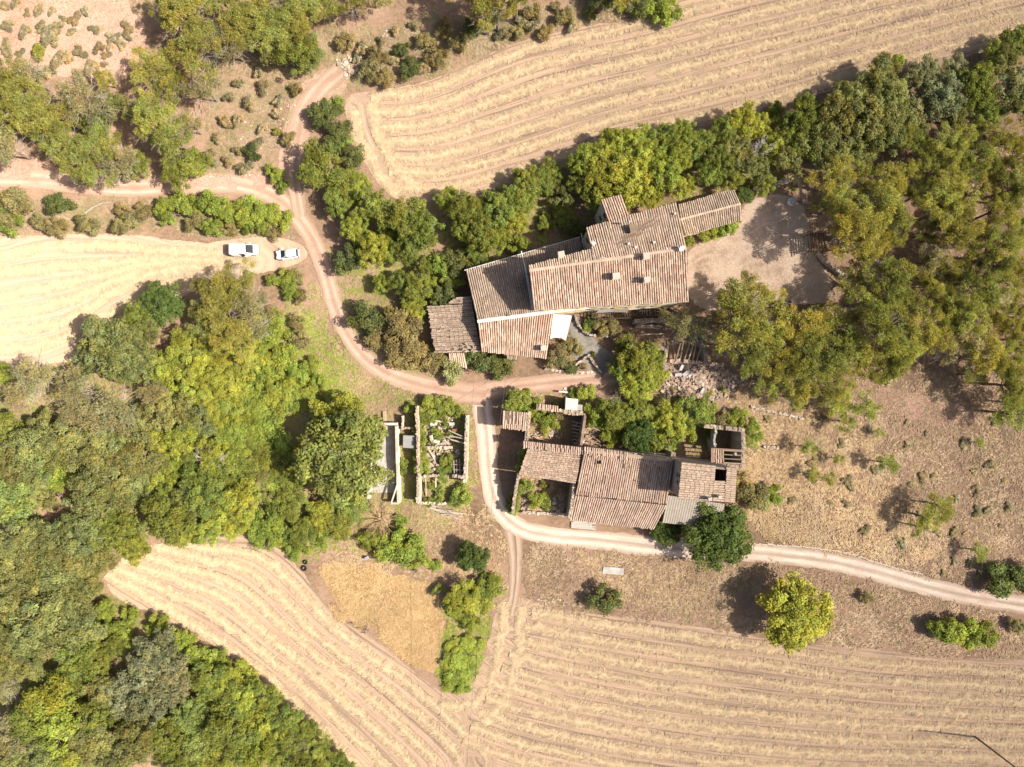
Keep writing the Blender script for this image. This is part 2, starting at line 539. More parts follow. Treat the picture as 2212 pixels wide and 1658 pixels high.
def nearest_on(q, seg, step):
    d2 = ((q[:, None, :] - seg[None]) ** 2).sum(2)
    j = d2.argmin(1)
    t = np.gradient(seg, axis=0); t /= np.hypot(t[:, 0], t[:, 1])[:, None] + 1e-9
    w = q - seg[j]
    al = (w * t[j]).sum(1)
    return np.sqrt(d2[np.arange(len(q)), j]), seg[j], j * step + al, w[:, 0] * -t[j, 1] + w[:, 1] * t[j, 0]

def uv_from_rows(families):
    """u runs along the swaths in metres, v counts swaths, smooth from one swath to the next"""
    def f(x, y):
        q = np.stack([x, y], 1)
        best = np.full(len(q), 1e9); U_ = np.zeros(len(q)); V_ = np.zeros(len(q))
        for fi, rows in enumerate(families):
            R_ = [nearest_on(q, resample(r, 12), 12.0) for r in rows]
            D = np.stack([r[0] for r in R_]); PT = np.stack([r[1] for r in R_]); AL = np.stack([r[2] for r in R_])
            k = D.argmin(0); i = np.arange(len(q)); n = len(rows)
            dm = np.where(k > 0, D[np.maximum(k - 1, 0), i], 1e9); dp = np.where(k < n - 1, D[np.minimum(k + 1, n - 1), i], 1e9)
            up_ = dp < dm
            nb = np.where(up_, np.minimum(k + 1, n - 1), np.maximum(k - 1, 0)); sg = np.where(up_, 1.0, -1.0)
            dk, dn = D[k, i], D[nb, i]
            btw = ((q - PT[k, i]) * (PT[nb, i] - PT[k, i])).sum(1) > 0
            v = np.where(btw, k + sg * dk / (dk + dn + 1e-6), k - sg * dk / np.maximum(dn - dk, 8))
            w = D[k, i] / np.where(btw, dk + dn, 1) if False else dk
            t = np.where(btw, dk / (dk + dn + 1e-6), 0)
            u = (AL[k, i] * (1 - t) + AL[nb, i] * t) / S
            m = dk < best
            best = np.where(m, dk, best); U_ = np.where(m, u + 50 * fi, U_); V_ = np.where(m, v + 40 * fi, V_)
        return U_, V_
    return f

def uv_road(c, w):
    def f(x, y):
        d, _, al, side = nearest_on(np.stack([x, y], 1), c, 8.0)
        hw = np.interp(al / (8.0 * len(c)), np.linspace(0, 1, len(w)), w) / 2
        return al / S, side / hw
    return f

for nm, poly, rows, seed in (('harvested_field', NF, [rowsN[:7], rowsN[7:]], 1), ('harvested_field', WF, [rowsW], 2), ('harvested_field', SF, [rowsS[:10], rowsS[10:16]], 3)):
    sheet(nm, ragged(poly, 6, 3.5, seed), .03, M['stubble_pale' if poly is WF else 'stubble'], 1.3, uv_from_rows(rows))

# red bare soil, gravel yard, plots
RED1 = [(-60, -60), (250, -60), (285, 20), (318, 60), (300, 140), (240, 190), (160, 170), (60, 150), (-60, 170)]
RED2 = [(600, 330), (612, 270), (640, 205), (672, 165), (735, 140), (760, 160), (735, 205), (705, 215), (690, 250), (668, 290), (662, 340), (640, 400), (615, 395)]
RED3 = [(1890, 838), (1990, 850), (2080, 875), (2130, 905), (2060, 925), (1960, 900), (1880, 880)]
RED4 = [(-60, 305), (60, 330), (110, 355), (200, 382), (420, 382), (560, 370), (600, 400), (560, 415), (400, 400), (200, 405), (-60, 380)]
for i, r in enumerate((RED1, RED2, RED3, RED4)):
    sheet('bare_red_soil', ragged(r, 6, 9, 20 + i, .05), .02 + .004 * i, M['red'], 3.0, relief=.1)
YARD = [(1486, 545), (1500, 528), (1592, 486), (1612, 432), (1690, 415), (1745, 450), (1752, 540), (1795, 605), (1800, 655), (1700, 660), (1600, 640), (1560, 675), (1484, 662)]
sheet('gravel_yard', ragged(YARD, 6, 5, 31), .035, M['gravel'], 3.0)
TERR = [(1238, 682), (1262, 690), (1275, 725), (1305, 755), (1335, 772), (1338, 815), (1296, 820), (1262, 800), (1238, 770), (1222, 735)]
sheet('paved_terrace', ragged(TERR, 6, 2, 32), .045, M['paving'], 3.0)
PLOT1 = [(692, 1240), (730, 1218), (790, 1222), (848, 1244), (798, 1366), (735, 1325)]
PLOT2 = [(850, 1244), (900, 1250), (952, 1280), (962, 1360), (950, 1460), (905, 1446), (801, 1368)]
sheet('tall_dry_grass_plot', ragged(PLOT1, 6, 3, 33), .04, M['orange'], 3.0)
sheet('tall_dry_grass_plot', ragged(PLOT2, 6, 3, 34), .044, M['orange'], 3.0)

T1 = [(-80, 382), (0, 384), (100, 388), (200, 404), (300, 408), (400, 398), (500, 395), (560, 408), (618, 440), (660, 490), (688, 545), (708, 600), (722, 660), (748, 722), (790, 778), (850, 815), (930, 838), (1000, 850), (1050, 852)]
T2 = [(1010, 850), (1100, 838), (1200, 826), (1300, 818), (1345, 812)]
T3 = [(1035, 850), (1042, 880), (1050, 930), (1054, 1000), (1060, 1060), (1082, 1112), (1130, 1148), (1200, 1160), (1300, 1168), (1400, 1180), (1500, 1190), (1600, 1192), (1700, 1200), (1800, 1214), (1900, 1238), (2000, 1268), (2100, 1290), (2212, 1308), (2330, 1320)]
T4 = [(648, 470), (640, 420), (636, 370), (640, 320), (648, 270), (666, 222), (700, 182), (738, 152)]
T5 = [(1108, 1145), (1114, 1190), (1114, 1250), (1108, 1300), (1100, 1330)]
ROADS = []
CL = {}
for i, (nm, t, w, mt) in enumerate((('dirt_track', T1, [46, 44, 42, 40, 42, 44, 42, 38, 38, 38, 42, 46, 50], 'track'), ('dirt_track', T2, [44, 40, 38, 40], 'track'),
                       ('chalk_road', T3, [44, 42, 40, 42, 46, 42, 40, 42, 42, 40, 42], 'chalk'), ('dirt_track', T4, [30, 36, 50, 56, 52, 46, 40], 'redtrack'), ('dirt_track', T5, [40, 30, 24, 22], 'spur'))):
    o, c = strip_outline(t, w)
    ROADS.append(o); CL[i] = c
    sheet(nm, o, (.062, .058, .05, .066, .046)[i], M[mt], 1.2, uv_road(c, w))

# ------------------------------------------------------------------ loose straw in swaths
def blades(name, pos, dirs, L, Wd, col, lift, mat, kind='stuff', label=None, cat=None):
    """flat tapered blades: pos (n,3) root, dirs angle, length, width, colour (n,3), tip lift"""
    n = len(pos)
    dx, dy = np.cos(dirs), np.sin(dirs)
    px, py = -dy, dx
    mid = pos + np.stack([dx * L * .55, dy * L * .55, lift], 1)
    tip = pos + np.stack([dx * L, dy * L, lift * .55], 1)
    hw = Wd / 2
    a = pos + np.stack([px * hw * .6, py * hw * .6, np.zeros(n)], 1); b = pos - np.stack([px * hw * .6, py * hw * .6, np.zeros(n)], 1)
    c = mid - np.stack([px * hw, py * hw, np.zeros(n)], 1); d = mid + np.stack([px * hw, py * hw, np.zeros(n)], 1)
    V = np.stack([a, b, c, d, tip], 1).reshape(-1, 3)
    i = np.arange(n)[:, None] * 5
    F = np.concatenate([i + np.array([[0, 1, 2]]), i + np.array([[0, 2, 3]]), i + np.array([[3, 2, 4]])])
    me = np_mesh(name, V, F, np.repeat(col, 5, 0))
    o = link(name, me, mat)
    tag(o, label, cat, None, kind)
    return o

def swaths(rows, poly, label, seed, dens=40, width=1.6):
    rng = np.random.default_rng(seed)
    PX, DR, LL, WW, CC, LF = [], [], [], [], [], []
    RV, RF, RC, nb = [], [], [], 0
    for k, r in enumerate(rows):
        r = resample(r, 4)
        t = np.gradient(r, axis=0); ang = np.arctan2(-t[:, 1], t[:, 0])
        nx, ny = -np.sin(ang), np.cos(ang)
        wob = (fbm(r[:, 0] * .05, r[:, 1] * .05, seed, 3) - .5) * 1.0
        bx = (r[:, 0] - CX) / S + nx * wob; by = -(r[:, 1] - CY) / S + ny * wob
        thick = np.clip((fbm(r[:, 0] * .03 + k * 7, r[:, 1] * .03, seed + 3, 3) - .08) * 4.5, .0, 1)
        # a low, lumpy ribbon of straw
        m = 7
        sq = np.linspace(-1, 1, m)
        wL = width * .5 * thick * (.75 + .6 * vnoise(r[:, 0] * .22, r[:, 1] * .22, seed + 5))
        wR = width * .5 * thick * (.75 + .6 * vnoise(r[:, 0] * .22, r[:, 1] * .22, seed + 6))
        ww = np.where(sq[None] < 0, wL[:, None], wR[:, None])
        VX = bx[:, None] + nx[:, None] * sq[None] * ww; VY = by[:, None] + ny[:, None] * sq[None] * ww
        hh = (1 - sq[None] ** 2) * .13 * thick[:, None]
        VZ = .034 + hh * (.45 + 1.1 * vnoise(VX * 2.3, VY * 2.3, seed + 8)) - (1 - thick[:, None]) * .05
        V = np.stack([VX, VY, VZ], 2).reshape(-1, 3)
        ok = inside(bx * S + CX, -by * S + CY, poly) & (thick > .12)
        n = len(r)
        g = np.arange(n * m).reshape(n, m)
        q = np.stack([g[:-1, :-1], g[1:, :-1], g[1:, 1:], g[:-1, 1:]], 2)
        q = q[ok[:-1] & ok[1:]].reshape(-1, 4) + nb
        RV.append(V); RF.append(q); nb += len(V)
        tone = .86 + .28 * vnoise(VX * 1.7, VY * 1.7, seed + 4).reshape(-1, 1)
        RC.append(np.array([[.595, .46, .30]]) * tone)
        # loose stalks on it
        n = int(len(r) * 4 / S * dens)
        j = rng.uniform(0, len(r) - 1.001, n); j0 = j.astype(int); fr = j - j0
        off = np.clip(rng.normal(0, .5, n), -1.35, 1.35)
        w0 = np.where(off < 0, wL[j0], wR[j0])
        x = bx[j0] + (bx[j0 + 1] - bx[j0]) * fr + nx[j0] * off * w0; y = by[j0] + (by[j0 + 1] - by[j0]) * fr + ny[j0] * off * w0
        fan = np.sin(j * .55 + vnoise(x * .4, y * .4, seed + 7) * 9) * .8
        d = ang[j0] + np.where(off > 0, 1, -1) * (np.pi / 2 + fan) + rng.normal(0, .35, n)
        ok = (thick[j0] > .1) & inside(x * S + CX, -y * S + CY, poly)
        mm = ok.sum()
        z = .04 + (1 - np.clip(off, -1, 1) ** 2) * .15 * thick[j0]
        PX.append(np.stack([x, y, z], 1)[ok])
        DR.append(d[ok]); LL.append(rng.uniform(.3, 1.0, mm)); WW.append(rng.uniform(.04, .11, mm)); LF.append(rng.uniform(.0, .035, mm))
        tone = rng.uniform(.8, 1.14, mm)[:, None]
        hue = rng.uniform(0, 1, mm)[:, None]
        CC.append((np.array([[.64, .495, .315]]) * (1 - hue) + np.array([[.57, .445, .31]]) * hue) * tone)
    tag(link('straw_swath', np_mesh('straw_swath', np.concatenate(RV), np.concatenate(RF), np.concatenate(RC), True), M['straw']), label, 'straw', None, 'stuff')
    blades('loose_straw', np.concatenate(PX), np.concatenate(DR), np.concatenate(LL), np.concatenate(WW), np.concatenate(CC), np.concatenate(LF), M['straw'],
           label=label.replace('lying', 'scattered loose'), cat='straw')

swaths(rowsN, NF, 'pale straw lying in long swaths on the upper stubble field', 11)
swaths(rowsW, WF, 'pale straw lying in curved swaths on the stubble field with the two cars', 12)
swaths(rowsS, SF, 'golden straw lying in parallel swaths on the lower stubble field', 13)
#@@SECTION2
# ------------------------------------------------------------------ buildings
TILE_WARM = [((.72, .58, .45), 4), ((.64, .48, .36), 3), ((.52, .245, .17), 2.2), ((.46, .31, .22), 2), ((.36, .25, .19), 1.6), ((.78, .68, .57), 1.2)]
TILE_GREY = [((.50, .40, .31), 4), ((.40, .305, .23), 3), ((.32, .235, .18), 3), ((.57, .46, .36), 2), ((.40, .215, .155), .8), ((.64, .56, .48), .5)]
TILE_OLD = [((.62, .48, .38), 4), ((.54, .395, .305), 3), ((.43, .29, .22), 2), ((.46, .255, .19), 1.3), ((.68, .56, .46), 1.5)]

def pick(pal, rng):
    w = np.array([x[1] for x in pal]); w = w / w.sum()
    c = pal[rng.choice(len(pal), p=w)][0]
    k = rng.uniform(.9, 1.1)
    mn = [sum(x[0][i] * x[1] for x in pal) / sum(x[1] for x in pal) for i in range(3)]
    return tuple(min(1, (x * .42 + m_ * .58) * k) for x, m_ in zip(c, mn))

def roof(parent, corners, pal, seed, sp=.37, tl=.78, holes=(), name='roof', missing=0.0, jit=1.0):
    """corners: eave0, eave1, ridge1, ridge0 in world space. The roof is a slab part with a sub-part of laid cover tiles"""
    rng = np.random.default_rng(seed)
    e0, e1, r1, r0 = [Vector(c) for c in corners]
    nrm = (e1 - e0).cross(r0 - e0).normalized()
    if nrm.z < 0: nrm = -nrm
    mb = MB()
    th = nrm * .14
    top = [e0, e1, r1, r0]
    mb.add([p - nrm * .02 for p in top] + [p - th for p in top], [(0, 1, 2, 3), (7, 6, 5, 4), (0, 4, 5, 1), (1, 5, 6, 2), (2, 6, 7, 3), (3, 7, 4, 0)], (.235, .165, .125))
    base = mb.build(name, M['tile'], parent)
    n = max(2, round(((e1 - e0).length + (r1 - r0).length) / 2 / sp))
    V, F, C = [], [], []
    angs = [math.radians(a) for a in (-82, -42, 0, 42, 82)]
    for i in range(n):
        s = (i + .5) / n
        a, b = lerp(e0, e1, s), lerp(r0, r1, s)
        d = b - a
        L = d.length
        if L < .3: continue
        d /= L
        side = (e1 - e0).normalized()
        up = side.cross(d)
        if up.z < 0: up = -up
        up.normalize()
        side = d.cross(up).normalized()
        m = max(1, round(L / tl))
        ph = rng.uniform(-.3, .3)
        rowj = rng.normal(0, .012) * jit
        dip = up * float((vnoise(np.array([s * n * .11]), np.array([seed * 3.7]), 3)[0] - .5) * .13)   # old rafters sag a little
        a = a + dip; b = b + dip * .4
        slip = rng.uniform(-.09, .07) * min(jit, 2)
        for j in range(m):
            t0 = (j + (ph if j else 0)) * L / m - .05 + (slip if j == 0 else 0); t1 = min(L + .03, (j + 1 + ph) * L / m + .06) if j < m - 1 else L + .03
            if rng.random() < missing: continue
            mid = a + d * (t0 + t1) / 2
            if any(inside(np.array([mid.x]), np.array([mid.y]), h)[0] for h in holes): continue
            w0, w1 = .150, .138
            oj = rowj + rng.normal(0, .009) * jit
            oj1 = oj + rng.normal(0, .008) * jit
            c = pick(pal, rng)
            if rng.random() < .012 * jit: oj1 += rng.choice((-.07, .07))
            k = len(V)
            for (tt, w, lift, oo) in ((t0, w0, .055, oj), (t1, w1, .0, oj1)):
                cc = a + d * tt + side * oo + up * (lift - .03)
                for g in angs:
                    V.append(cc + side * (w * math.sin(g)) + up * (w * math.cos(g)))
                    C.append(c)
            F += [(k + q, k + q + 1, k + 6 + q, k + 5 + q) for q in range(4)]
    me = np_mesh('roof_tiles', np.array([tuple(v) for v in V]), np.array(F), np.array(C), True)
    t = link('roof_tiles', me, M['tile'], base)
    t['kind'] = 'stuff'
    return base

def inset(pts, d):
    c = sum((Vector(p) for p in pts), Vector()) / len(pts)
    q = []
    for p in pts:
        v = Vector((c.x - p[0], c.y - p[1], 0))
        q.append(Vector(p) + v.normalized() * d)
    return q

def walls(parent, pts, mat, col, drop=.16, z0=-.3, ins=.35, name='wall', cap=True):
    """closed vertical shell below the roof points pts (ordered round the plan); one part per side"""
    q = inset(pts, ins)
    n = len(q)
    for i in range(n):
        a, b = q[i], q[(i + 1) % n]
        d = (b - a); d.z = 0
        if d.length < .05: continue
        d.normalize()
        nr = Vector((-d.y, d.x, 0))
        c = sum(q, Vector()) / n
        if nr.dot(c - a) < 0: nr = -nr
        th = nr * .35
        za, zb = a.z - drop, b.z - drop
        A0, B0 = Vector((a.x, a.y, z0)), Vector((b.x, b.y, z0))
        A1, B1 = Vector((a.x, a.y, za)), Vector((b.x, b.y, zb))
        mb = MB()
        mb.add([A0, B0, B1, A1, A0 + th, B0 + th, B1 + th - Vector((0, 0, .02)), A1 + th - Vector((0, 0, .02))],
               [(0, 1, 2, 3), (5, 4, 7, 6), (3, 2, 6, 7), (1, 5, 6, 2), (4, 0, 3, 7), (0, 4, 5, 1)], col)
        mb.build(name, mat, parent)
    return q

def window(parent, a, b, t, z, w, h, outward, frame=(.35, .30, .24), shutter=None):
    """opening set into the wall between plan points a, b at fraction t: frame, dark pane, sill, optional shutters"""
    a, b = Vector((a[0], a[1], 0)), Vector((b[0], b[1], 0))
    d = (b - a).normalized(); o = Vector(outward).normalized()
    c = lerp(a, b, t) + Vector((0, 0, z)) + o * .02
    fr = MB()
    for s in (-1, 1):
        fr.box(c + d * s * (w / 2 + .05), d * .05, o * .06, Vector((0, 0, h / 2 + .1)), frame)
    fr.box(c + Vector((0, 0, h / 2 + .05)), d * (w / 2), o * .06, Vector((0, 0, .05)), frame)
    wo = fr.build('window', M['plaster'], parent)
    pn = MB(); pn.box(c - o * .0, d * (w / 2), o * .03, Vector((0, 0, h / 2)), (.02, .02, .02)); pn.build('pane', M['glass'], wo)
    sl = MB(); sl.box(c - Vector((0, 0, h / 2 + .06)), d * (w / 2 + .14), o * .14, Vector((0, 0, .05)), (.55, .48, .38)); sl.build('sill', M['plaster'], wo)
    if shutter:
        for s in (-1, 1):
            sh = MB(); sh.box(c + d * s * (w + .08) * 1.0 + o * .07, d * (w / 2 - .04), o * .03, Vector((0, 0, h / 2)), shutter); sh.build('shutter', M['wood'], wo)
    return wo

def ridge_cap(parent, a, b, w, col, name='ridge_cap', mat='plaster', sag=.0, n=10):
    a, b = Vector(a), Vector(b)
    d = (b - a).normalized(); s = d.cross(Vector((0, 0, 1))).normalized()
    rng = random.Random(int(abs(a.x) * 100))
    mb = MB()
    L = (b - a).length
    n = max(2, int(L / .8))
    for i in range(n):
        p, q = lerp(a, b, i / n), lerp(a, b, (i + 1) / n)
        k = rng.uniform(.88, 1.1)
        wj = w * rng.uniform(.9, 1.1)
        h = rng.uniform(.14, .19)
        vs = []
        for e in (p, q):
            for t, z in ((-1, -.06), (-.6, h * .75), (0, h), (.6, h * .75), (1, -.06)):
                vs.append(e + s * t * wj / 2 + Vector((0, 0, z)))
        mb.add(vs, [(j, j + 1, j + 6, j + 5) for j in range(4)] + [(0, 5, 9, 4), (4, 3, 2, 1, 0), (5, 6, 7, 8, 9)], tuple(min(1, x * k) for x in col))
    return mb.build(name, M[mat], parent)

def chimney(parent, c, h, w=.75, l=.95, rz=0.0, col=(.50, .43, .35)):
    c = Vector(c)
    cs, sn = math.cos(rz), math.sin(rz)
    ax, ay = Vector((cs, sn, 0)), Vector((-sn, cs, 0))
    mb = MB(); mb.box(c + Vector((0, 0, h / 2 - .4)), ax * l / 2, ay * w / 2, Vector((0, 0, h / 2 + .4)), col)
    st = mb.build('chimney', M['plaster'], parent)
    mb = MB()
    mb.box(c + Vector((0, 0, h + .05)), ax * (l / 2 + .1), ay * (w / 2 + .1), Vector((0, 0, .05)), (.58, .52, .45))
    for sx in (-1, 1):
        for sy in (-1, 1):
            mb.box(c + ax * sx * l * .4 + ay * sy * w * .4 + Vector((0, 0, h + .22)), ax * .07, ay * .07, Vector((0, 0, .13)), col)
    mb.box(c + Vector((0, 0, h + .39)), ax * (l / 2 + .05), ay * (w / 2 + .05), Vector((0, 0, .04)), (.62, .56, .48))
    mb.build('chimney_cap', M['plaster'], st)
    return st

CREAM = (.56, .47, .30)
# --- A: the main farmhouse
fh = empty('farmhouse')
tag(fh, 'large farmhouse with red and cream tiled gable roof, several chimneys and a dish', 'house')
zr, zs, zn = 13.5, 11.5, 11.2
aRW, aRE = N(1654, 846, zr), N(2145, 776, zr)
aSW, aSE = N(1667, 967, zs), N(2153, 941, zs)
aNW, aNE = N(1830, 715, zn), N(2113, 634, zn)
aR1 = lerp(aRW, aRE, .415)
stripW, stripE = N(1651, 833, 13.25), N(1852, 778, 12.6)
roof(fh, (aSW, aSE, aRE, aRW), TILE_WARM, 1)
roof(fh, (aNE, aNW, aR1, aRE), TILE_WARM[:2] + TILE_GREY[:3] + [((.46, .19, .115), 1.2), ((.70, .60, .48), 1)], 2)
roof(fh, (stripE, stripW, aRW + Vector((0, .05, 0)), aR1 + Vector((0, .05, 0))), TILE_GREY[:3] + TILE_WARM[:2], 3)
ridge_cap(fh, aRW, aRE, .5, (.60, .46, .36))
walls(fh, [aSW, aSE, aRE, aNE, aNW, stripE, stripW, aRW], M['plaster'], CREAM)
q = inset([aSW, aSE, aRE, aNE, aNW, stripE, stripW, aRW], .35)
for t, sh in ((.12, (.55, .38, .08)), (.27, (.55, .38, .08)), (.45, (.30, .22, .12)), (.62, (.50, .35, .09)), (.8, (.30, .22, .12))):
    for zz in (8.6, 5.2):
        window(fh, q[0], q[1], t, zz, 1.0, 1.5, (0.05, -1, 0), shutter=sh)
for t in (.35,):
    window(fh, q[4], q[5], t, 9.3, .8, 1.2, (-1, -.1, 0))
mb = MB(); g = [aSW + Vector((0, -.1, -.1)), aSE + Vector((0, -.1, -.1))]; mb.path(g, .08, 6, (.42, .36, .30)); mb.build('gutter', M['zinc'], fh)
mb = MB(); mb.beam(N(1646, 861, 7.9), N(1664, 966, 7.9), .38, .16, (.62, .62, .63)); mb.build('flashing', M['zinc'], fh)
chimney(fh, N(1921, 868, 12.6), 1.5, .8, 1.1, .1)
chimney(fh, N(2016, 879, 12.5), 1.4, .7, .9, .1)
chimney(fh, N(2014, 806, 13.2), 1.3, .8, .9, .1)
chimney(fh, N(1751, 802, 12.9), 1.8, .7, .9, .2)
mb = MB(); c = N(1850, 768, 12.4); mb.tube(c, c + Vector((0, 0, 1.7)), .24, .24, 10, (.55, .52, .48)); mb.tube(c + Vector((0, 0, 1.7)), c + Vector((0, 0, 1.85)), .34, .30, 10, (.75, .74, .72)); mb.build('flue', M['zinc'], fh)
# dormer hatch on the north slope
c = N(1975, 716, 12.55)
mb = MB(); mb.box(c + Vector((.1, 0, .1)), Vector((.55, .12, .02)), Vector((-.1, .6, -.12)), Vector((0, 0, .5)), (.30, .22, .16)); dm = mb.build('dormer', M['plaster'], fh)
mb = MB(); mb.box(c + Vector((-.47, -.1, .2)), Vector((.03, .01, 0)), Vector((-.1, .5, -.1)), Vector((0, 0, .33)), (.02, .02, .02)); mb.build('pane', M['glass'], dm)
mb = MB(); mb.tube(c + Vector((-.6, .9, .3)), c + Vector((-.6, .9, 1.3)), .14, .14, 8, (.6, .62, .66)); mb.build('vent_pipe', M['zinc'], dm)
# dish
d0 = N(2130, 776, 14.3)
mb = MB(); mb.tube(d0 + Vector((0, 0, -.9)), d0, .035, .035, 6, (.4, .4, .4)); mast = mb.build('dish_mast', M['steel'], fh)
mb = MB(); vs, fs = [], []
dn = Vector((.35, -.62, .7)).normalized(); dx = dn.cross(Vector((0, 0, 1))).normalized(); dy = dn.cross(dx)
for ri, rr in enumerate((0.02, .28, .52)):
    for k in range(16):
        t = 2 * math.pi * k / 16
        vs.append(d0 + dx * rr * math.cos(t) + dy * rr * math.sin(t) + dn * (rr * rr * .45))
for ri in range(2):
    fs += [(ri * 16 + k, ri * 16 + (k + 1) % 16, ri * 16 + 16 + (k + 1) % 16, ri * 16 + 16 + k) for k in range(16)]
mb.add(vs, fs, (.62, .64, .66)); mb.tube(d0, d0 + dn * .55 - dy * .1, .02, .02, 5, (.4, .4, .4)); mb.build('dish', M['plastic'], mast, True)
# the pale cable on the ridge
pts = [N(x, y, zz) for x, y, zz in ((1865, 813, 13.3), (1884, 804, 13.6), (1905, 812, 13.5), (1925, 815, 13.3), (1965, 812, 13.25), (2000, 800, 13.5), (2030, 801, 13.3), (2065, 795, 13.35), (2100, 783, 13.5), (2126, 778, 13.7))]
mb = MB(); mb.path(pts, .045, 5, (.72, .68, .62)); mb.build('cable', M['plastic'], fh)
# loose white fragments on the roof
rng = np.random.default_rng(5)
for (x, y) in ((1965, 762), (1986, 773), (2084, 778), (2096, 777), (1818, 817), (1801, 818), (2044, 758), (2110, 668)):
    k = (y - 776) / 140.0
    mb = MB(); mb.box(N(x, y, 13.35 if y > 700 else 12.2), (.16, .03, 0), (-.03, .14, 0), (0, 0, .12), (.74, .70, .64)); mb.build('roof_stone', M['plaster'], fh)

# --- C: the little tower on the north side
tw = empty('farmhouse_turret')
tag(tw, 'narrow cream turret with tiled roof rising behind the farmhouse, two small windows', 'tower')
cc = [N(1877, 628, 10.6), N(1941, 609, 10.6), N(1965, 674, 11.0), N(1901, 695, 11.0)]
roof(tw, (cc[1], cc[0], cc[3], cc[2]), TILE_WARM[:3] + TILE_GREY[:2], 4)
q = walls(tw, cc, M['plaster'], (.60, .53, .38), ins=.25)
window(tw, q[0], q[3], .62, 9.2, .8, 1.15, (-1, -.25, 0))
window(tw, q[0], q[3], .45, 5.4, .8, 1.15, (-1, -.25, 0))

# --- B + D: the lower west wing
wg = empty('farmhouse_wing')
tag(wg, 'lower west wing of the farmhouse, tiled gable split by a white mortared ridge', 'house')
zb, zn2, zd = 7.5, 5.2, 5.6
bW, bE = N(1492, 1005, zb), N(1728, 974, zb)
bNW, bNE = N(1456, 847, zn2), N(1812, 744, zn2)
dSW, dSE = N(1504, 1098, zd), N(1707, 1121, zd)
bE2 = bE + (bE - bW) * .52
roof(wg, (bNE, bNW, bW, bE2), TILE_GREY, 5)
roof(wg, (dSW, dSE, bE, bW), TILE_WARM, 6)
ridge_cap(wg, bW + Vector((0, 0, .05)), bE2 + Vector((0, 0, .05)), .62, (.78, .74, .68))
walls(wg, [dSW, dSE, bE, bE2, bNE, bNW, bW], M['stone'], (.44, .36, .27))
mb = MB(); mb.path([bNW + Vector((-.25, .1, -.05)), bNE + Vector((0, .15, -.05))], .08, 6, (.7, .7, .7)); mb.build('gutter', M['zinc'], wg)
mb = MB(); mb.path([N(1629, 786, 6.1), N(1646, 859, 7.0)], .08, 6, (.82, .83, .85)); mb.build('white_pipe', M['plastic'], wg)
mb = MB(); mb.path([N(1816, 730, 7.4), N(1827, 781, 7.4)], .07, 6, (.62, .64, .68)); mb.build('drain_pipe', M['plastic'], wg)
chimney(wg, N(1697, 1089, 6.2), .7, .7, .75, .05, (.55, .52, .47))
mb = MB(); c = N(1590, 986, 7.7); mb.box(c, (.28, .05, 0), (-.03, .16, 0), (0, 0, .12), (.24, .22, .2)); mb.build('roof_stone', M['plaster'], wg)
c = [N(1584, 1110, 4.6), N(1616, 1108, 4.6), N(1615, 1122, 4.2), N(1583, 1122, 4.2)]
roof(wg, (c[3], c[2], c[1], c[0]), TILE_GREY, 7, name='porch_roof')
mb = MB()
for p in (c[2], c[3]): mb.tube((p.x, p.y + .15, 0), (p.x, p.y + .15, p.z - .15), .07, .07, 6, (.25, .18, .12))
mb.build('porch_post', M['wood'], wg)

# --- F: brown lean-to west of the wing, G: small lean-to
lt = empty('stone_shed')
tag(lt, 'weathered brown tiled shed built against the west end of the farmhouse', 'shed')
f = [N(1337, 958, 3.4), N(1361, 1103, 3.4), N(1503, 1099, 4.9), N(1474, 950, 4.9)]
roof(lt, (f[0], f[1], f[2], f[3]), TILE_GREY[:4] + [((.30, .20, .15), 3)], 8, sp=.36, jit=2.2, missing=.02)
f2 = [N(1400, 948, 4.1), N(1474, 949, 4.9), N(1472, 926, 4.9), N(1431, 931, 4.5)]
roof(lt, (f2[0], f2[3], f2[2], f2[1]), TILE_GREY[:4] + [((.30, .20, .15), 3)], 9, jit=2.5, missing=.08, name='roof_stub')
walls(lt, f, M['stone'], (.42, .34, .25), ins=.3)
rng = np.random.default_rng(15)
for i in range(14):
    x, y = rng.uniform(1440, 1490), rng.uniform(1076, 1100)
    mb = MB(); a = N(x, y, 5.1); t = rng.uniform(0, 3.1)
    mb.box(a, (.22 * math.cos(t), .22 * math.sin(t), .05), (-.1 * math.sin(t), .1 * math.cos(t), 0), (0, 0, .05), pick(TILE_GREY, rng)); mb.build('broken_tile', M['tile'], lt)
g = empty('tiled_lean_to')
tag(g, 'small tiled lean-to half hidden by a pale shrub beside the track', 'shed')
gg = [N(1402, 1104, 2.9), N(1450, 1104, 2.9), N(1460, 1150, 2.2), N(1404, 1140, 2.2)]
roof(g, (gg[3], gg[2], gg[1], gg[0]), TILE_WARM[:2] + TILE_OLD, 10)
walls(g, [gg[3], gg[2], gg[1], gg[0]], M['stone'], (.42, .34, .25), ins=.2)

# --- E: long low annex
an = empty('farmhouse_annex')
tag(an, 'long low tiled annex with a pale ridge running from the farmhouse into the yard', 'house')
e = dict(nw=N(2119, 642, 3.1), ne=N(2294, 592, 3.1), rw=N(2126, 686, 4.1), re=N(2314, 637, 4.1), sw=N(2141, 737, 3.1), se=N(2316, 687, 3.1))
roof(an, (e['ne'], e['nw'], e['rw'], e['re']), TILE_WARM[:2] + TILE_GREY[:4], 11)
roof(an, (e['sw'], e['se'], e['re'], e['rw']), TILE_WARM[:2] + TILE_GREY[:4], 12)
ridge_cap(an, e['rw'], e['re'], .42, (.60, .50, .38))
walls(an, [e['sw'], e['se'], e['re'], e['ne'], e['nw'], e['rw']], M['plaster'], (.58, .49, .36))
q = inset([e['sw'], e['se'], e['re'], e['ne'], e['nw'], e['rw']], .35)
for t in (.25, .6, .85): window(an, q[0], q[1], t, 1.7, .9, 1.2, (.25, -1, 0))

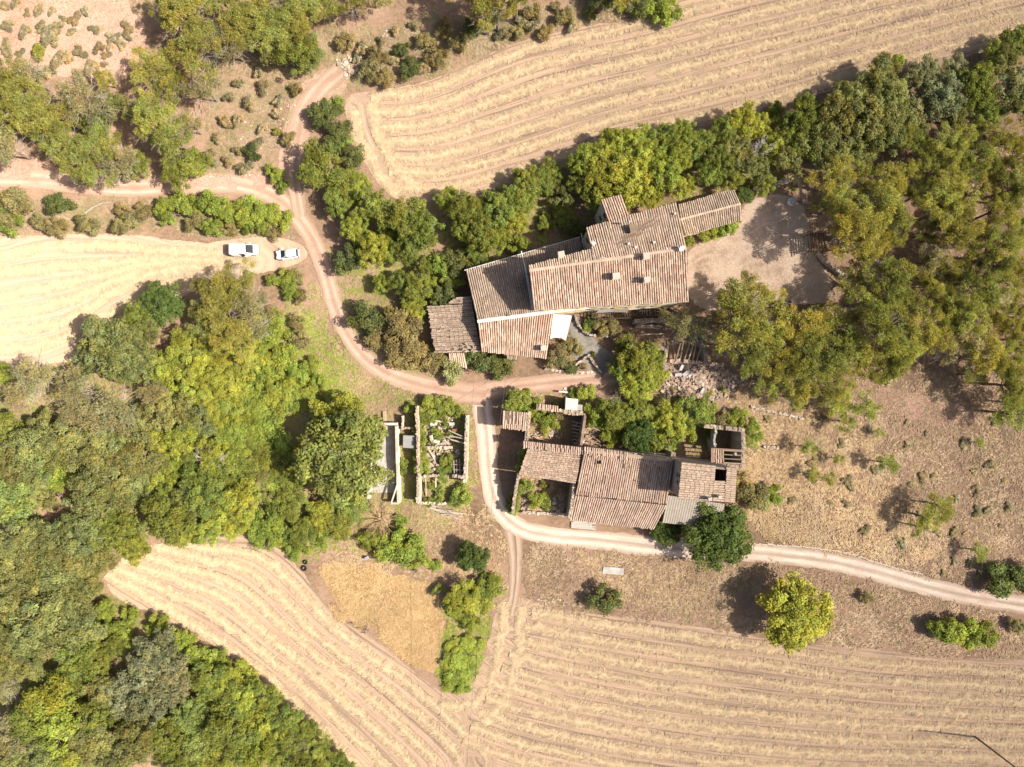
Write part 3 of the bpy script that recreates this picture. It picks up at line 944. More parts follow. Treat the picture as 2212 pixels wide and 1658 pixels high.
# --- white canvas awning
aw = empty('canvas_awning')
tag(aw, 'white canvas awning stretched from the farmhouse wall over the terrace corner', 'awning')
A0, A1, B1, B0 = N(1729, 983, 4.0), N(1788, 986, 4.0), N(1768, 1066, 2.7), N(1719, 1061, 2.7)
V, F = [], []
nu, nv = 12, 12
for i in range(nu + 1):
    for j in range(nv + 1):
        u, v = i / nu, j / nv
        p = lerp(lerp(A0, A1, u), lerp(B0, B1, u), v)
        p = p + Vector((0, 0, -.28 * math.sin(math.pi * v) * (1 + .25 * math.cos(u * math.pi * 6)) + .05 * math.cos(u * 18)))
        if v > .99: p = p + Vector((0, .55 * math.sin(math.pi * u), -.1))
        V.append(tuple(p))
for i in range(nu):
    for j in range(nv):
        k = i * (nv + 1) + j
        F.append((k, k + 1, k + nv + 2, k + nv + 1))
link('canvas', np_mesh('canvas', np.array(V), np.array(F), None, True), M['cloth'], aw)
for p in (A0, A1, B1, B0):
    mb = MB(); mb.tube((p.x, p.y, 0), (p.x, p.y, p.z + .1), .05, .05, 6, (.5, .5, .5)); mb.build('pole', M['steel'], aw)
for a, b in ((A1, B0), (lerp(A0, A1, 1.4), lerp(B0, B1, .55))):
    mb = MB(); mb.path([a + Vector((0, 0, .6)), b + Vector((0, 0, .55))], .025, 4, (.25, .22, .2)); mb.build('guy_rope', M['plastic'], aw)

# --- porch strip and pergola along the south wall
pr = empty('porch_canopy')
tag(pr, 'narrow grey and translucent porch canopy along the south wall of the farmhouse', 'canopy')
for i, (pp, c) in enumerate((([(1876, 966), (1925, 958), (1918, 975), (1862, 979)], (.34, .33, .32)), ([(1925, 958), (1963, 954), (1962, 977), (1918, 976)], (.30, .26, .20)), ([(1963, 954), (2123, 946), (2100, 957), (1964, 970)], (.52, .49, .43)))):
    P4 = [N(x, y, 4.2 + (.25 if k < 2 else -.1) + .03 * i) for k, (x, y) in enumerate(pp)]
    mb = MB(); mb.add(P4 + [p - Vector((0, 0, .06)) for p in P4], [(3, 2, 1, 0), (4, 5, 6, 7), (0, 1, 5, 4), (1, 2, 6, 5), (2, 3, 7, 6), (3, 0, 4, 7)], c)
    mb.build('canopy_panel', M['zinc'], pr)
for x, y in ((1865, 979), (1920, 977), (1964, 972), (2030, 966), (2098, 958)):
    p = N(x, y, 4.0); mb = MB(); mb.tube((p.x, p.y, 0), (p.x, p.y, 4.05), .06, .06, 6, (.3, .25, .2)); mb.build('post', M['wood'], pr)
pg = empty('timber_pergola')
tag(pg, 'timber pergola of thin dark slats beside the porch south of the farmhouse', 'pergola')
for (x0, x1) in ((1868, 1902), (1953, 2112)):
    n = int((x1 - x0) / 7)
    for i in range(n):
        x = x0 + (x1 - x0) * i / max(1, n - 1)
        y = 975 - (x - 1868) * .045
        mb = MB(); mb.beam(N(x, y, 2.95), N(x + 1, y + 27, 2.85), .12, .14, (.10, .07, .05)); mb.build('slat', M['wood'], pg)
for (y, z) in ((978, 2.82), (998, 2.76)):
    mb = MB(); mb.beam(N(1866, y, z), N(2114, y - 10, z), .14, .14, (.12, .085, .06)); mb.build('rail', M['wood'], pg)
for x in (1870, 1950, 2030, 2110):
    for y in (978, 997):
        p = N(x, y - (x - 1868) * .04, 2.7); mb = MB(); mb.beam((p.x, p.y, 0), (p.x, p.y, 2.72), .12, .12, (.12, .09, .06)); mb.build('post', M['wood'], pg)

# ------------------------------------------------------------------ ruins
def ruin_wall(parent, pts, th, hs, seed, col=(.46, .37, .28), rough=.45, name='wall', coping=True, step=.7):
    rng = np.random.default_rng(seed)
    for (a, b), (h0, h1) in zip(zip(pts, pts[1:]), zip(hs, hs[1:])):
        a3, b3 = N(a[0], a[1], h0), N(b[0], b[1], h1)
        a2, b2 = Vector((a3.x, a3.y, 0)), Vector((b3.x, b3.y, 0))
        L = (b2 - a2).length
        if L < .2: continue
        d = (b2 - a2) / L; s = Vector((-d.y, d.x, 0))
        n = max(1, int(L / step))
        mb = MB()
        for i in range(n):
            t0, t1 = i / n, (i + 1) / n
            h = lerp(h0, h1, (t0 + t1) / 2) + rng.uniform(-rough, rough * .6)
            h = max(.3, h)
            w = th * rng.uniform(.93, 1.07)
            p = lerp(a2, b2, (t0 + t1) / 2)
            k = rng.uniform(.85, 1.12)
            mb.box(p + Vector((0, 0, h / 2 - .1)), d * (L / n / 2), s * w / 2, Vector((0, 0, h / 2 + .1)), tuple(x * k for x in col))
            if coping:
                for q in range(3):
                    c = p + d * rng.uniform(-.3, .3) + s * rng.uniform(-.5, .5) * th * .8 + Vector((0, 0, h + .05))
                    e = rng.uniform(.10, .22); tt = rng.uniform(0, 3)
                    k = rng.uniform(.8, 1.5)
                    mb.box(c, Vector((math.cos(tt), math.sin(tt), rng.uniform(-.2, .2))) * e, Vector((-math.sin(tt), math.cos(tt), 0)) * e * .7, Vector((0, 0, e * .55)), tuple(min(.8, x * k) for x in col))
        mb.build(name, M['stone'], parent)

def beams(parent, lst, col=(.36, .27, .19), name='beam'):
    rng = np.random.default_rng(len(lst) * 7 + 1)
    for (x0, y0, z0, x1, y1, z1, w) in lst:
        k = rng.uniform(.75, 1.4)
        mb = MB(); mb.beam(N(x0, y0, z0), N(x1, y1, z1), w, w, tuple(min(.7, c * k) for c in col)); mb.build(name, M['wood'], parent)

def rubble(parent, name, poly, n, seed, zf=None, smin=.12, smax=.4, cols=((.52, .40, .30), (.62, .50, .40), (.42, .32, .24), (.68, .60, .52)), z0=.02):
    """heap of loose stones inside poly (native units)"""
    rng = np.random.default_rng(seed)
    px = np.array(poly)
    mb = MB()
    k = 0
    while k < n:
        x, y = rng.uniform(px[:, 0].min(), px[:, 0].max()), rng.uniform(px[:, 1].min(), px[:, 1].max())
        if not inside(np.array([x]), np.array([y]), poly)[0]: continue
        k += 1
        e = smin + (smax - smin) * rng.random() ** 2.5
        z = z0 + (zf(x, y) if zf else 0)
        R = Matrix.Rotation(rng.uniform(0, 6.3), 3, 'Z') @ Matrix.Rotation(rng.uniform(-.6, .6), 3, 'X')
        c = N(x, y, z) + Vector((0, 0, e * .3))
        cl = cols[rng.integers(len(cols))]; kk = rng.uniform(.8, 1.15)
        mb.box(c, R @ Vector((e, 0, 0)), R @ Vector((0, e * rng.uniform(.5, .9), 0)), R @ Vector((0, 0, e * rng.uniform(.35, .7))), tuple(min(.8, v * kk) for v in cl))
    o = mb.build(name, M['stone'], parent)
    o['kind'] = 'stuff'
    return o

# --- K: the abandoned barn group south of the track
kb = empty('abandoned_farmhouse')
tag(kb, 'long abandoned farmhouse with old brown tiled roof above the chalk road', 'house')
K2 = [N(1824, 1412, 6.4), N(2104, 1445, 6.4), N(2082, 1574, 5.3), N(1797, 1545, 5.3)]
roof(kb, (K2[3], K2[2], K2[1], K2[0]), TILE_OLD + [((.62, .50, .40), 2), ((.42, .20, .13), 1.2)], 21, jit=1.5)
K3 = [N(1797, 1549, 4.95), N(2084, 1579, 4.95), N(2044, 1654, 3.7), N(1780, 1625, 3.7)]
roof(kb, (K3[3], K3[2], K3[1], K3[0]), TILE_OLD + [((.56, .46, .37), 2)], 22, jit=1.6)
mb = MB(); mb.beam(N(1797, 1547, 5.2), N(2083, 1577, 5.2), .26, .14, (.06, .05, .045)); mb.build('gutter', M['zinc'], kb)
walls(kb, [K3[3], K3[2], K3[1], K2[2], K2[1], K2[0], K2[3], K3[0]], M['stone'], (.44, .36, .28), ins=.3)
ridge_cap(kb, N(1826, 1408, 6.7), N(2100, 1441, 6.7), .6, (.50, .38, .29), 'coping', 'tile')
for (x, y, dx) in ((1871, 1444, 13), (2054, 1465, 13), (1960, 1457, 12)):
    c = N(x, y, 6.28 - (y - 1440) * .008); w = dx / 2 / 17.5
    mb = MB()
    for sx, sy, lx, ly in ((0, 1, w + .12, .07), (0, -1, w + .12, .07), (1, 0, .07, w), (-1, 0, .07, w)):
        mb.box(c + Vector((sx * (w + .08), sy * (w * .8 + .08), .12)), (lx, 0, 0), (0, ly, 0), (0, 0, .16), (.45, .34, .25))
    sk = mb.build('roof_hatch', M['tile'], kb)
    mb = MB(); mb.box(c + Vector((0, 0, .12)), (w, 0, 0), (0, w * .8, 0), (0, 0, .03), (.4, .3, .2) if x == 1960 else (.015, .014, .013)); mb.build('hatch_opening', M['wood'] if x == 1960 else M['black'], sk)
rng = np.random.default_rng(44)
for (x, y) in ((1845, 1427), (1944, 1440), (2025, 1447), (1834, 1484), (1911, 1495), (1980, 1502), (1990, 1455)):
    mb = MB(); c = N(x, y, 6.4 - (y - 1420) * .008); mb.box(c, (.16, .0, 0), (0, .13, 0), (0, 0, .16), (.2, .15, .11)); mb.build('broken_tile', M['tile'], kb)

kt = empty('abandoned_tower')
tag(kt, 'taller square block of the abandoned farmhouse with a black hole in its roof', 'tower')
zt = 12.3
K4 = [N(2132, 1445, zt), N(2302, 1463, zt), N(2296, 1572, zt - .9), N(2121, 1559, zt - .9)]
def TQ(a, b): return lerp(lerp(K4[0], K4[1], a), lerp(K4[3], K4[2], a), b)
tp = TILE_OLD[:2] + [((.58, .47, .36), 3), ((.50, .38, .28), 3)]
roof(kt, (TQ(0, 0), TQ(0, 1), TQ(.61, 1), TQ(.61, 0)), tp, 23)
roof(kt, (TQ(.61, .42), TQ(.61, 1), TQ(.82, 1), TQ(.82, .40)), tp, 230)
roof(kt, (TQ(.82, 0), TQ(.82, 1), TQ(1, 1), TQ(1, 0)), tp, 231)
mb = MB(); mb.beam(TQ(.6, .44) - Vector((0, 0, .3)), TQ(.83, .42) - Vector((0, 0, .3)), .2, .2, (.2, .15, .11)); mb.build('rafter', M['wood'], kt)
q = walls(kt, K4, M['stone'], (.40, .32, .25), ins=.3)
for t, z in ((.3, 10.3), (.3, 8.9), (.5, 9.2)):
    window(kt, q[0], q[3], t + (.1 if z > 8.5 else 0), z, .55, .7, (-1, -.1, 0))
chimney(kt, N(2214, 1558, 11.7), .6, .4, .5, .0); chimney(kt, N(2245, 1552, 11.7), .45, .35, .4, .0)

kw = empty('abandoned_wing')
tag(kw, 'west wing of the abandoned farmhouse with tiles laid sideways and an ivy-clad edge', 'house')
K1 = [N(1653, 1398, 5.0), N(1822, 1411, 5.7), N(1798, 1512, 5.7), N(1622, 1484, 5.0)]
roof(kw, (K1[0], K1[3], K1[2], K1[1]), TILE_OLD[:4] + [((.48, .38, .27), 3), ((.30, .21, .15), 2)], 24, sp=.36, tl=.62, jit=1.4)
walls(kw, K1, M['stone'], (.46, .38, .29), ins=.25)
cop = [N(1634, 1386, 5.7), N(1824, 1407, 6.6)]
roof(kw, (cop[0] + Vector((0, -.75, -.25)), cop[1] + Vector((0, -.75, -.25)), cop[1] + Vector((0, .4, 0)), cop[0] + Vector((0, .4, 0))), TILE_OLD, 25, jit=3, missing=.1, name='coping')
cop = [N(1826, 1405, 6.95), N(2130, 1443, 6.95)]
roof(kb, (cop[0] + Vector((0, -.7, -.3)), lerp(cop[0], cop[1], .45) + Vector((0, -.7, -.3)), lerp(cop[0], cop[1], .45) + Vector((0, .45, 0)), cop[0] + Vector((0, .45, 0))), TILE_OLD, 26, jit=3, missing=.08, name='coping')

# grey corrugated lean-to
cs = empty('corrugated_lean_to')
tag(cs, 'grey corrugated sheet lean-to below the tower, partly under the big dark tree', 'shed')
def corrugated(parent, quad, pitch, amp, col, name='corrugated_sheet'):
    a, b, c, d = [Vector(p) for p in quad]   # a-b low edge, d-c high edge, ribs run low to high
    n = max(6, int((b - a).length / pitch) * 4)
    V, F = [], []
    up = (b - a).cross(d - a).normalized()
    if up.z < 0: up = -up
    for i in range(n + 1):
        t = i / n
        o = up * (amp * math.sin(i * math.pi / 2 + .4))
        for e in (0, 1):
            V.append(tuple(lerp(lerp(a, b, t), lerp(d, c, t), e) + o))
    F = [(2 * i, 2 * i + 2, 2 * i + 3, 2 * i + 1) for i in range(n)]
    me = np_mesh(name, np.array(V), np.array(F), np.tile(np.array(col), (len(V), 1)), True)
    return link(name, me, M['zinc'], parent)
k5 = [N(2070, 1634, 3.9), N(2246, 1655, 3.9), N(2266, 1576, 4.9), N(2088, 1549, 4.9)]
corrugated(cs, k5, .4, .075, (.46, .41, .355))
walls(cs, k5, M['stone'], (.42, .35, .28), ins=.35, drop=.25)

# K6: roofless room at the north-east corner
kr = empty('roofless_room')
tag(kr, 'roofless stone room with bare rafters at the corner behind the abandoned tower', 'ruin')
ruin_wall(kr, [(2200, 1332), (2322, 1344)], .7, [5.2, 5.4], 31, rough=.25)
ruin_wall(kr, [(2322, 1340), (2324, 1464)], .7, [5.4, 5.8], 32, rough=.25)
ruin_wall(kr, [(2326, 1461), (2218, 1452)], .6, [5.8, 5.8], 33, rough=.2)
ruin_wall(kr, [(2240, 1342), (2230, 1380), (2240, 1405)], .35, [4.6, 3.6, 4.8], 34, (.50, .47, .42), .3)
t6 = [N(2220, 1402, 5.7), N(2262, 1406, 5.7), N(2262, 1462, 5.3), N(2220, 1458, 5.3)]
roof(kr, (t6[3], t6[2], t6[1], t6[0]), TILE_OLD, 27, jit=2, name='roof_fragment')
beams(kr, [(2262, 1408 + i * 13, 5.6, 2318, 1411 + i * 13, 5.6, .2) for i in range(5)] + [(2222, 1402, 5.85, 2316, 1408, 5.85, .22)])
beams(kr, [(2296, 1415, 5.75, 2300, 1424, 5.75, .4)], (.5, .42, .33), 'loose_board')

# K7: open ruins north of the barn
ko = empty('open_ruin')
tag(ko, 'open ruin with fallen rafters and a tall brown cross wall north of the abandoned farmhouse', 'ruin')
ruin_wall(ko, [(1676, 1276), (1745, 1284), (1822, 1291)], .55, [3.6, 3.6, 3.6], 41, rough=.2)
roof(ko, (N(1676, 1279, 3.6), N(1745, 1287, 3.6), N(1745, 1270, 3.85), N(1676, 1262, 3.85)), TILE_OLD, 28, jit=3, missing=.1, name='coping')
ruin_wall(ko, [(1655, 1286), (1644, 1384)], .6, [3.4, 4.8], 42, rough=.4)
ruin_wall(ko, [(1829, 1300), (1816, 1398)], .45, [4.2, 5.2], 43, (.36, .26, .20), .12, coping=False)
ruin_wall(ko, [(1830, 1298), (1760, 1290)], .5, [3.2, 3.2], 44, rough=.4)
rng = np.random.default_rng(50)
bl = []
for i in range(7): bl.append((1786 + i, 1318 + i * 11, .5 + .1 * i, 1816, 1324 + i * 11, 2.6, .16))
for i in range(9):
    x, y = rng.uniform(1828, 1850), rng.uniform(1320, 1395); a = rng.uniform(-.5, .9)
    bl.append((x, y, 1.2, x + 38 * math.cos(a), y + 30 * math.sin(a), .4, .18))
for i in range(5):
    x, y = rng.uniform(1655, 1700), rng.uniform(1355, 1372); a = rng.uniform(-.5, .4)
    bl.append((x, y, .6, x + 40 * math.cos(a), y + 34 * math.sin(a), .3, .18))
bl += [(1848, 1310, 1.5, 1890, 1340, .4, .2), (1852, 1304, 1.7, 1905, 1342, .5, .18), (1870, 1392, .5, 1905, 1400, .4, .2), (1998, 1338, .8, 2012, 1339, .8, .25), (2012, 1354, .8, 2034, 1357, .8, .25), (2056, 1376, .7, 2076, 1374, .7, .25), (2044, 1400, .2, 2046, 1420, 2.6, .25)]
beams(ko, bl, (.42, .32, .23))
rubble(ko, 'rubble', [(1655, 1300), (1740, 1300), (1760, 1370), (1650, 1372)], 90, 61, smax=.35)
rubble(ko, 'rubble', [(1790, 1305), (1900, 1320), (1905, 1395), (1785, 1395)], 120, 62, smax=.35)
ruin_wall(ko, [(1840, 1410), (1990, 1423), (2132, 1442)], .55, [6.1, 6.1, 6.5], 45, (.46, .37, .29), .2)
ruin_wall(ko, [(2100, 1412), (2106, 1430)], .8, [3.6, 5.6], 46, rough=.6)

# K8: small tiled room by the road
kn = empty('tiled_ruin')
tag(kn, 'small ruined room beside the road with holes in its tiles and ivy along the top', 'ruin')
k8 = [N(1571, 1284, 5.0), N(1647, 1290, 5.0), N(1642, 1346, 4.7), N(1570, 1338, 4.7)]
hl = [[(p.x, p.y) for p in (N(x, y, 4.9) for x, y in h)] for h in (((1578, 1280), (1590, 1282), (1588, 1330), (1580, 1330)), ((1592, 1292), (1602, 1290), (1601, 1328), (1592, 1328)), ((1606, 1288), (1615, 1290), (1612, 1322), (1606, 1320)))]
roof(kn, (k8[3], k8[2], k8[1], k8[0]), TILE_OLD + [((.60, .52, .42), 3)], 29, sp=.33, jit=2.5, holes=hl)
walls(kn, k8, M['stone'], (.46, .38, .29), ins=.2)

# K9: white corrugated shed
ks = empty('corrugated_shed')
tag(ks, 'tiny shed with whitish corrugated roof on the ruin wall north of the fallen rafters', 'shed')
k9 = [N(1766, 1281, 3.4), N(1805, 1284, 3.4), N(1807, 1248, 3.7), N(1768, 1244, 3.7)]
corrugated(ks, k9, .28, .04, (.66, .64, .60))
corrugated(ks, [N(1800, 1283, 3.3), N(1820, 1285, 3.3), N(1821, 1266, 3.45), N(1801, 1264, 3.45)], .25, .03, (.48, .45, .41))
walls(ks, k9, M['stone'], (.5, .44, .37), ins=.15, drop=.2)
beams(ks, [(1746, 1224, 1.0, 1774, 1227, 1.0, .3)], (.7, .66, .58), 'board')
rubble(None, 'rubble_heap', [(1762, 1212), (1800, 1212), (1812, 1240), (1758, 1240)], 60, 63)
bpy.data.objects['rubble_heap']['label'] = 'small grey rubble heap north of the tiny white-roofed shed'
bpy.data.objects['rubble_heap']['category'] = 'rubble'

# K10: walled yard
ky = empty('yard_wall')
tag(ky, 'low stone walls round the grassy yard at the road end of the abandoned farmhouse', 'wall')
ruin_wall(ky, [(1621, 1486), (1610, 1545), (1602, 1606)], .5, [4.2, 3.2, 2.6], 51)
ruin_wall(ky, [(1634, 1601), (1700, 1606), (1778, 1611)], .5, [.9, .7, .8], 52, (.58, .48, .39), .3)
ruin_wall(ky, [(1797, 1514), (1789, 1560), (1779, 1622)], .5, [5.4, 5.2, 4.0], 53, rough=.4)
rubble(ky, 'rubble', [(1630, 1565), (1660, 1560), (1668, 1598), (1632, 1600)], 40, 64)
rubble(ky, 'rubble', [(1715, 1560), (1760, 1560), (1760, 1605), (1700, 1605)], 70, 65)

# plank stack at the foot of the barn wall
ps = empty('plank_stack')
tag(ps, 'stack of pale grey planks on the grass at the foot of the abandoned farmhouse', 'planks')
rng = np.random.default_rng(70)
for i in range(9):
    mb = MB(); y = 1628 + i * 2.6
    mb.beam(N(1783 + rng.uniform(0, 10), y, .2 + .05 * (i % 3)), N(1850 + rng.uniform(0, 16), y + 7 + rng.uniform(-1, 1), .2 + .05 * (i % 3)), .2, .06, tuple(.58 * k for k in (1, .93, .85))); mb.build('plank', M['wood'], ps)

# --- L: long roofless ruin
lr = empty('overgrown_ruin')
tag(lr, 'long roofless ruin full of rubble, rafters and creeper left of the road bend', 'ruin')
ruin_wall(lr, [(1302, 1270), (1304, 1340), (1306, 1410), (1307, 1490)], .5, [2.6, 3.0, 3.0, 3.0], 81, (.48, .39, .30))
ruin_wall(lr, [(1307, 1490), (1306, 1572)], .55, [3.0, 2.6], 82, (.55, .46, .37), .15)
ruin_wall(lr, [(1459, 1298), (1456, 1380), (1456, 1430), (1452, 1510)], .55, [2.9, 3.0, 2.9, 2.7], 83, (.54, .44, .36), .3)
ruin_wall(lr, [(1306, 1572), (1400, 1576)], .45, [1.0, .8], 84, (.58, .48, .38), .25)
ruin_wall(lr, [(1320, 1490), (1372, 1488)], .45, [1.8, 1.4], 85, (.52, .44, .36))
ruin_wall(lr, [(1414, 1488), (1450, 1492)], .5, [2.2, 2.4], 86, (.58, .48, .4))
ruin_wall(lr, [(1330, 1400), (1412, 1400)], .5, [1.5, 1.8], 87, (.56, .47, .38), .4)
ruin_wall(lr, [(1345, 1362), (1348, 1378), (1372, 1384)], .45, [1.8, 1.8, 1.4], 88, (.62, .54, .45), .3)
rng = np.random.default_rng(90)
bl = [(1405, 1362, 1.6, 1450, 1372, 2.6, .2), (1408, 1374, 1.4, 1450, 1386, 2.5, .2), (1402, 1346, 1.5, 1448, 1366, 2.4, .18), (1354, 1315, 1.0, 1382, 1318, 1.0, .3), (1392, 1318, 1.0, 1420, 1326, 1.2, .25),
      (1340, 1404, 1.2, 1362, 1444, .4, .2), (1330, 1495, 1.2, 1332, 1552, .3, .18), (1362, 1498, 1.2, 1362, 1558, .3, .18), (1360, 1494, 1.3, 1378, 1508, 1.0, .2), (1418, 1440, 1.4, 1420, 1480, 1.0, .14), (1426, 1438, 1.4, 1428, 1482, 1.0, .14), (1436, 1436, 1.4, 1438, 1482, 1.0, .14), (1416, 1452, 1.5, 1446, 1454, 1.5, .12), (1416, 1468, 1.5, 1446, 1470, 1.5, .12)]
for i in range(8):
    x, y = rng.uniform(1340, 1410), rng.uniform(1360, 1400); a = rng.uniform(-.4, 1.2)
    bl.append((x, y, 1.2, x + 26 * math.cos(a), y + 26 * math.sin(a), .7, .2))
beams(lr, bl, (.50, .42, .33))
for (x, y, c, w) in ((1332, 1301, (.62, .66, .70), .5), (1354, 1325, (.66, .67, .68), .55), (1412, 1326, (.60, .62, .66), .45), (1422, 1346, (.34, .15, .10), .5)):
    mb = MB(); mb.box(N(x, y, 1.2), (w, .05, .05), (-.03, w * .55, .05), (0, 0, .05), c); mb.build('loose_sheet', M['zinc'], lr)
rubble(lr, 'rubble', [(1322, 1282), (1420, 1300), (1420, 1395), (1326, 1398)], 170, 91, lambda x, y: .3, .1, .32, ((.50, .41, .33), (.42, .33, .26), (.60, .52, .44)))
rubble(lr, 'rubble', [(1330, 1408), (1448, 1408), (1448, 1484), (1326, 1484)], 200, 92, lambda x, y: .3, .1, .32, ((.50, .41, .33), (.42, .33, .26), (.60, .51, .43)))
ls = empty('corrugated_hutch')
tag(ls, 'tiny hutch with grey corrugated roof against the left wall of the overgrown ruin', 'shed')
hq = [N(1259, 1400, 2.2), N(1297, 1402, 2.2), N(1299, 1363, 2.2), N(1260, 1361, 2.2)]
corrugated(ls, [hq[0], hq[3], hq[2], hq[1]], .25, .035, (.36, .36, .36))
walls(ls, hq, M['stone'], (.4, .34, .28), ins=.12, drop=.1)
ruin_wall(ls, [(1258, 1300), (1257, 1345)], .2, [1.6, 1.8], 93, (.46, .40, .33), .1)
ruin_wall(ls, [(1262, 1338), (1298, 1340), (1298, 1360)], .3, [1.6, 1.7, 1.7], 94)

# --- M: roofless concrete shell
cm = empty('roofless_concrete_shed')
tag(cm, 'roofless shed of pale concrete walls and floor half under the big broadleaf tree', 'shed')
ruin_wall(cm, [(1152, 1326), (1240, 1326)], .45, [2.2, 2.2], 101, (.58, .54, .48), .06, coping=False, step=2)
ruin_wall(cm, [(1238, 1332), (1241, 1450), (1245, 1574)], .42, [2.3, 2.3, 2.2], 102, (.60, .52, .42), .05, coping=False, step=2)
ruin_wall(cm, [(1152, 1330), (1150, 1560)], .42, [2.1, 2.0], 103, (.58, .52, .44), .1, coping=False, step=2)
ruin_wall(cm, [(1222, 1574), (1244, 1574)], .35, [2.2, 2.2], 104, (.60, .56, .5), .05, coping=False, step=2)
beams(cm, [(1223, 1572, 2.3, 1242, 1514, 2.3, .22)], (.64, .58, .5))
mb = MB(); fl = [N(1153, 1330, .08), N(1238, 1330, .08), N(1243, 1540, .08), N(1152, 1540, .08)]
mb.add(fl + [p - Vector((0, 0, .2)) for p in fl], [(3, 2, 1, 0), (0, 1, 5, 4), (1, 2, 6, 5), (2, 3, 7, 6), (3, 0, 4, 7)], (.5, .5, .5)); mb.build('floor_slab', M['concrete'], cm)
for i in range(7):
    mb = MB(); mb.beam(N(1175, 1334 + i * 2.4, 1.1), N(1211, 1334 + i * 2.4, 1.1), .12, .05, (.62, .50, .30)); mb.build('board', M['wood'], cm)
rubble(cm, 'rubble', [(1155, 1345), (1190, 1340), (1186, 1400), (1156, 1420)], 60, 105)
beams(cm, [(1201, 1285, .2, 1203, 1322, .3, .5)], (.45, .36, .26), 'log')

# woodpile
wp = empty('timber_pile')
tag(wp, 'heap of old beams and poles lying in dry grass below the overgrown ruin', 'timber')
rng = np.random.default_rng(110)
for i in range(34):
    x, y = rng.uniform(1335, 1415), 0
    y = 1580 + (x - 1335) * .36 + rng.uniform(-10, 14)
    a = rng.uniform(.02, .42); L = rng.uniform(18, 55)
    k = rng.uniform(.6, 1.45)
    mb = MB(); z = rng.uniform(.1, .5)
    mb.beam(N(x, y, z), N(x + L * math.cos(a), y + L * math.sin(a), z + rng.uniform(-.08, .1)), rng.uniform(.1, .22), rng.uniform(.08, .18), tuple(min(.7, c * k) for c in (.46, .38, .30))); mb.build('timber', M['wood'], wp)

# --- J: ruins under the pines south-east of the house
jr = empty('collapsed_house')
tag(jr, 'collapsed stone house with bare rafters under the pines south-east of the farmhouse', 'ruin')
ruin_wall(jr, [(1985, 1004), (2070, 1000), (2200, 1006)], .7, [3.2, 3.2, 3.0], 121, (.40, .32, .25), .15)
ruin_wall(jr, [(1990, 1018), (2068, 1022)], .5, [2.8, 2.8], 122, (.40, .32, .25), .2)
ruin_wall(jr, [(1972, 1080), (2090, 1088)], 1.0, [3.6, 3.6], 123, (.38, .31, .24), .3)
ruin_wall(jr, [(2082, 1096), (2074, 1150)], .6, [3.4, 2.2], 124, (.42, .34, .27), .4)
ruin_wall(jr, [(2092, 1128), (2150, 1130), (2260, 1142)], .6, [2.0, 2.0, 1.6], 125, (.46, .36, .28), .4)
ruin_wall(jr, [(2200, 1060), (2205, 1130)], .6, [2.4, 1.6], 126, (.44, .35, .27), .4)
ruin_wall(jr, [(2165, 1045), (2200, 1052)], .6, [2.2, 2.2], 127, (.44, .35, .27), .4)
bl = [(2000, 1046, 2.6, 2075, 1044, 2.6, .2)] + [(2112 + i * 13, 1128, 1.6, 2122 + i * 14 + rng.uniform(-4, 8), 1070 + rng.uniform(-6, 6), 2.6, .16) for i in range(6)]
bl += [(2240, 1124, .8, 2252, 1102, .9, .16), (2264, 1142, .6, 2242, 1160, .5, .18), (2030, 1060, 2.2, 2031, 1072, 2.2, .12), (2050, 1062, 2.2, 2051, 1074, 2.2, .12), (2148, 1210, .5, 2135, 1268, .4, .2), (2235, 1212, .3, 2228, 1262, .3, .2), (2254, 1216, .3, 2230, 1262, .3, .22), (2200, 1182, .8, 2188, 1208, .5, .2)]
beams(jr, bl, (.40, .33, .26))
heap = [(2080, 1140), (2150, 1125), (2250, 1140), (2330, 1190), (2300, 1230), (2230, 1250), (2130, 1265), (2070, 1240), (2062, 1190)]
def hz(x, y): return .9 * math.exp(-(((x - 2170) / 80) ** 2 + ((y - 1195) / 45) ** 2))
rubble(jr, 'rubble', heap, 1300, 131, hz, .1, .34, ((.50, .37, .29), (.57, .44, .36), (.42, .31, .24), (.64, .54, .46), (.53, .38, .29)))
mb = MB()
# the mound under the stones
V, F = [], []
for i in range(21):
    for j in range(15):
        x, y = 2050 + 290 * i / 20, 1120 + 150 * j / 14
        V.append(tuple(N(x, y, max(-.05, hz(x, y) - .08))))
for i in range(20):
    for j in range(14):
        k = i * 15 + j
        F.append((k, k + 1, k + 16, k + 15))
link('mound', np_mesh('mound', np.array(V), np.array(F), np.tile(np.array([.44, .34, .26]), (len(V), 1)), True), M['stone'], jr)
for (x, y, a, w) in ((2145, 1168, .6, .7), (2130, 1150, 1.2, .5), (2120, 1172, .1, .55), (2158, 1172, .9, .45), (2185, 1195, .3, .5), (2195, 1222, 1.1, .5)):
    mb = MB(); mb.box(N(x, y, 1.1), (w * math.cos(a), w * math.sin(a), .15), (-w * .5 * math.sin(a), w * .5 * math.cos(a), .1), (0, 0, .08), (.62, .60, .60)); mb.build('slab_fragment', M['stone'], jr)

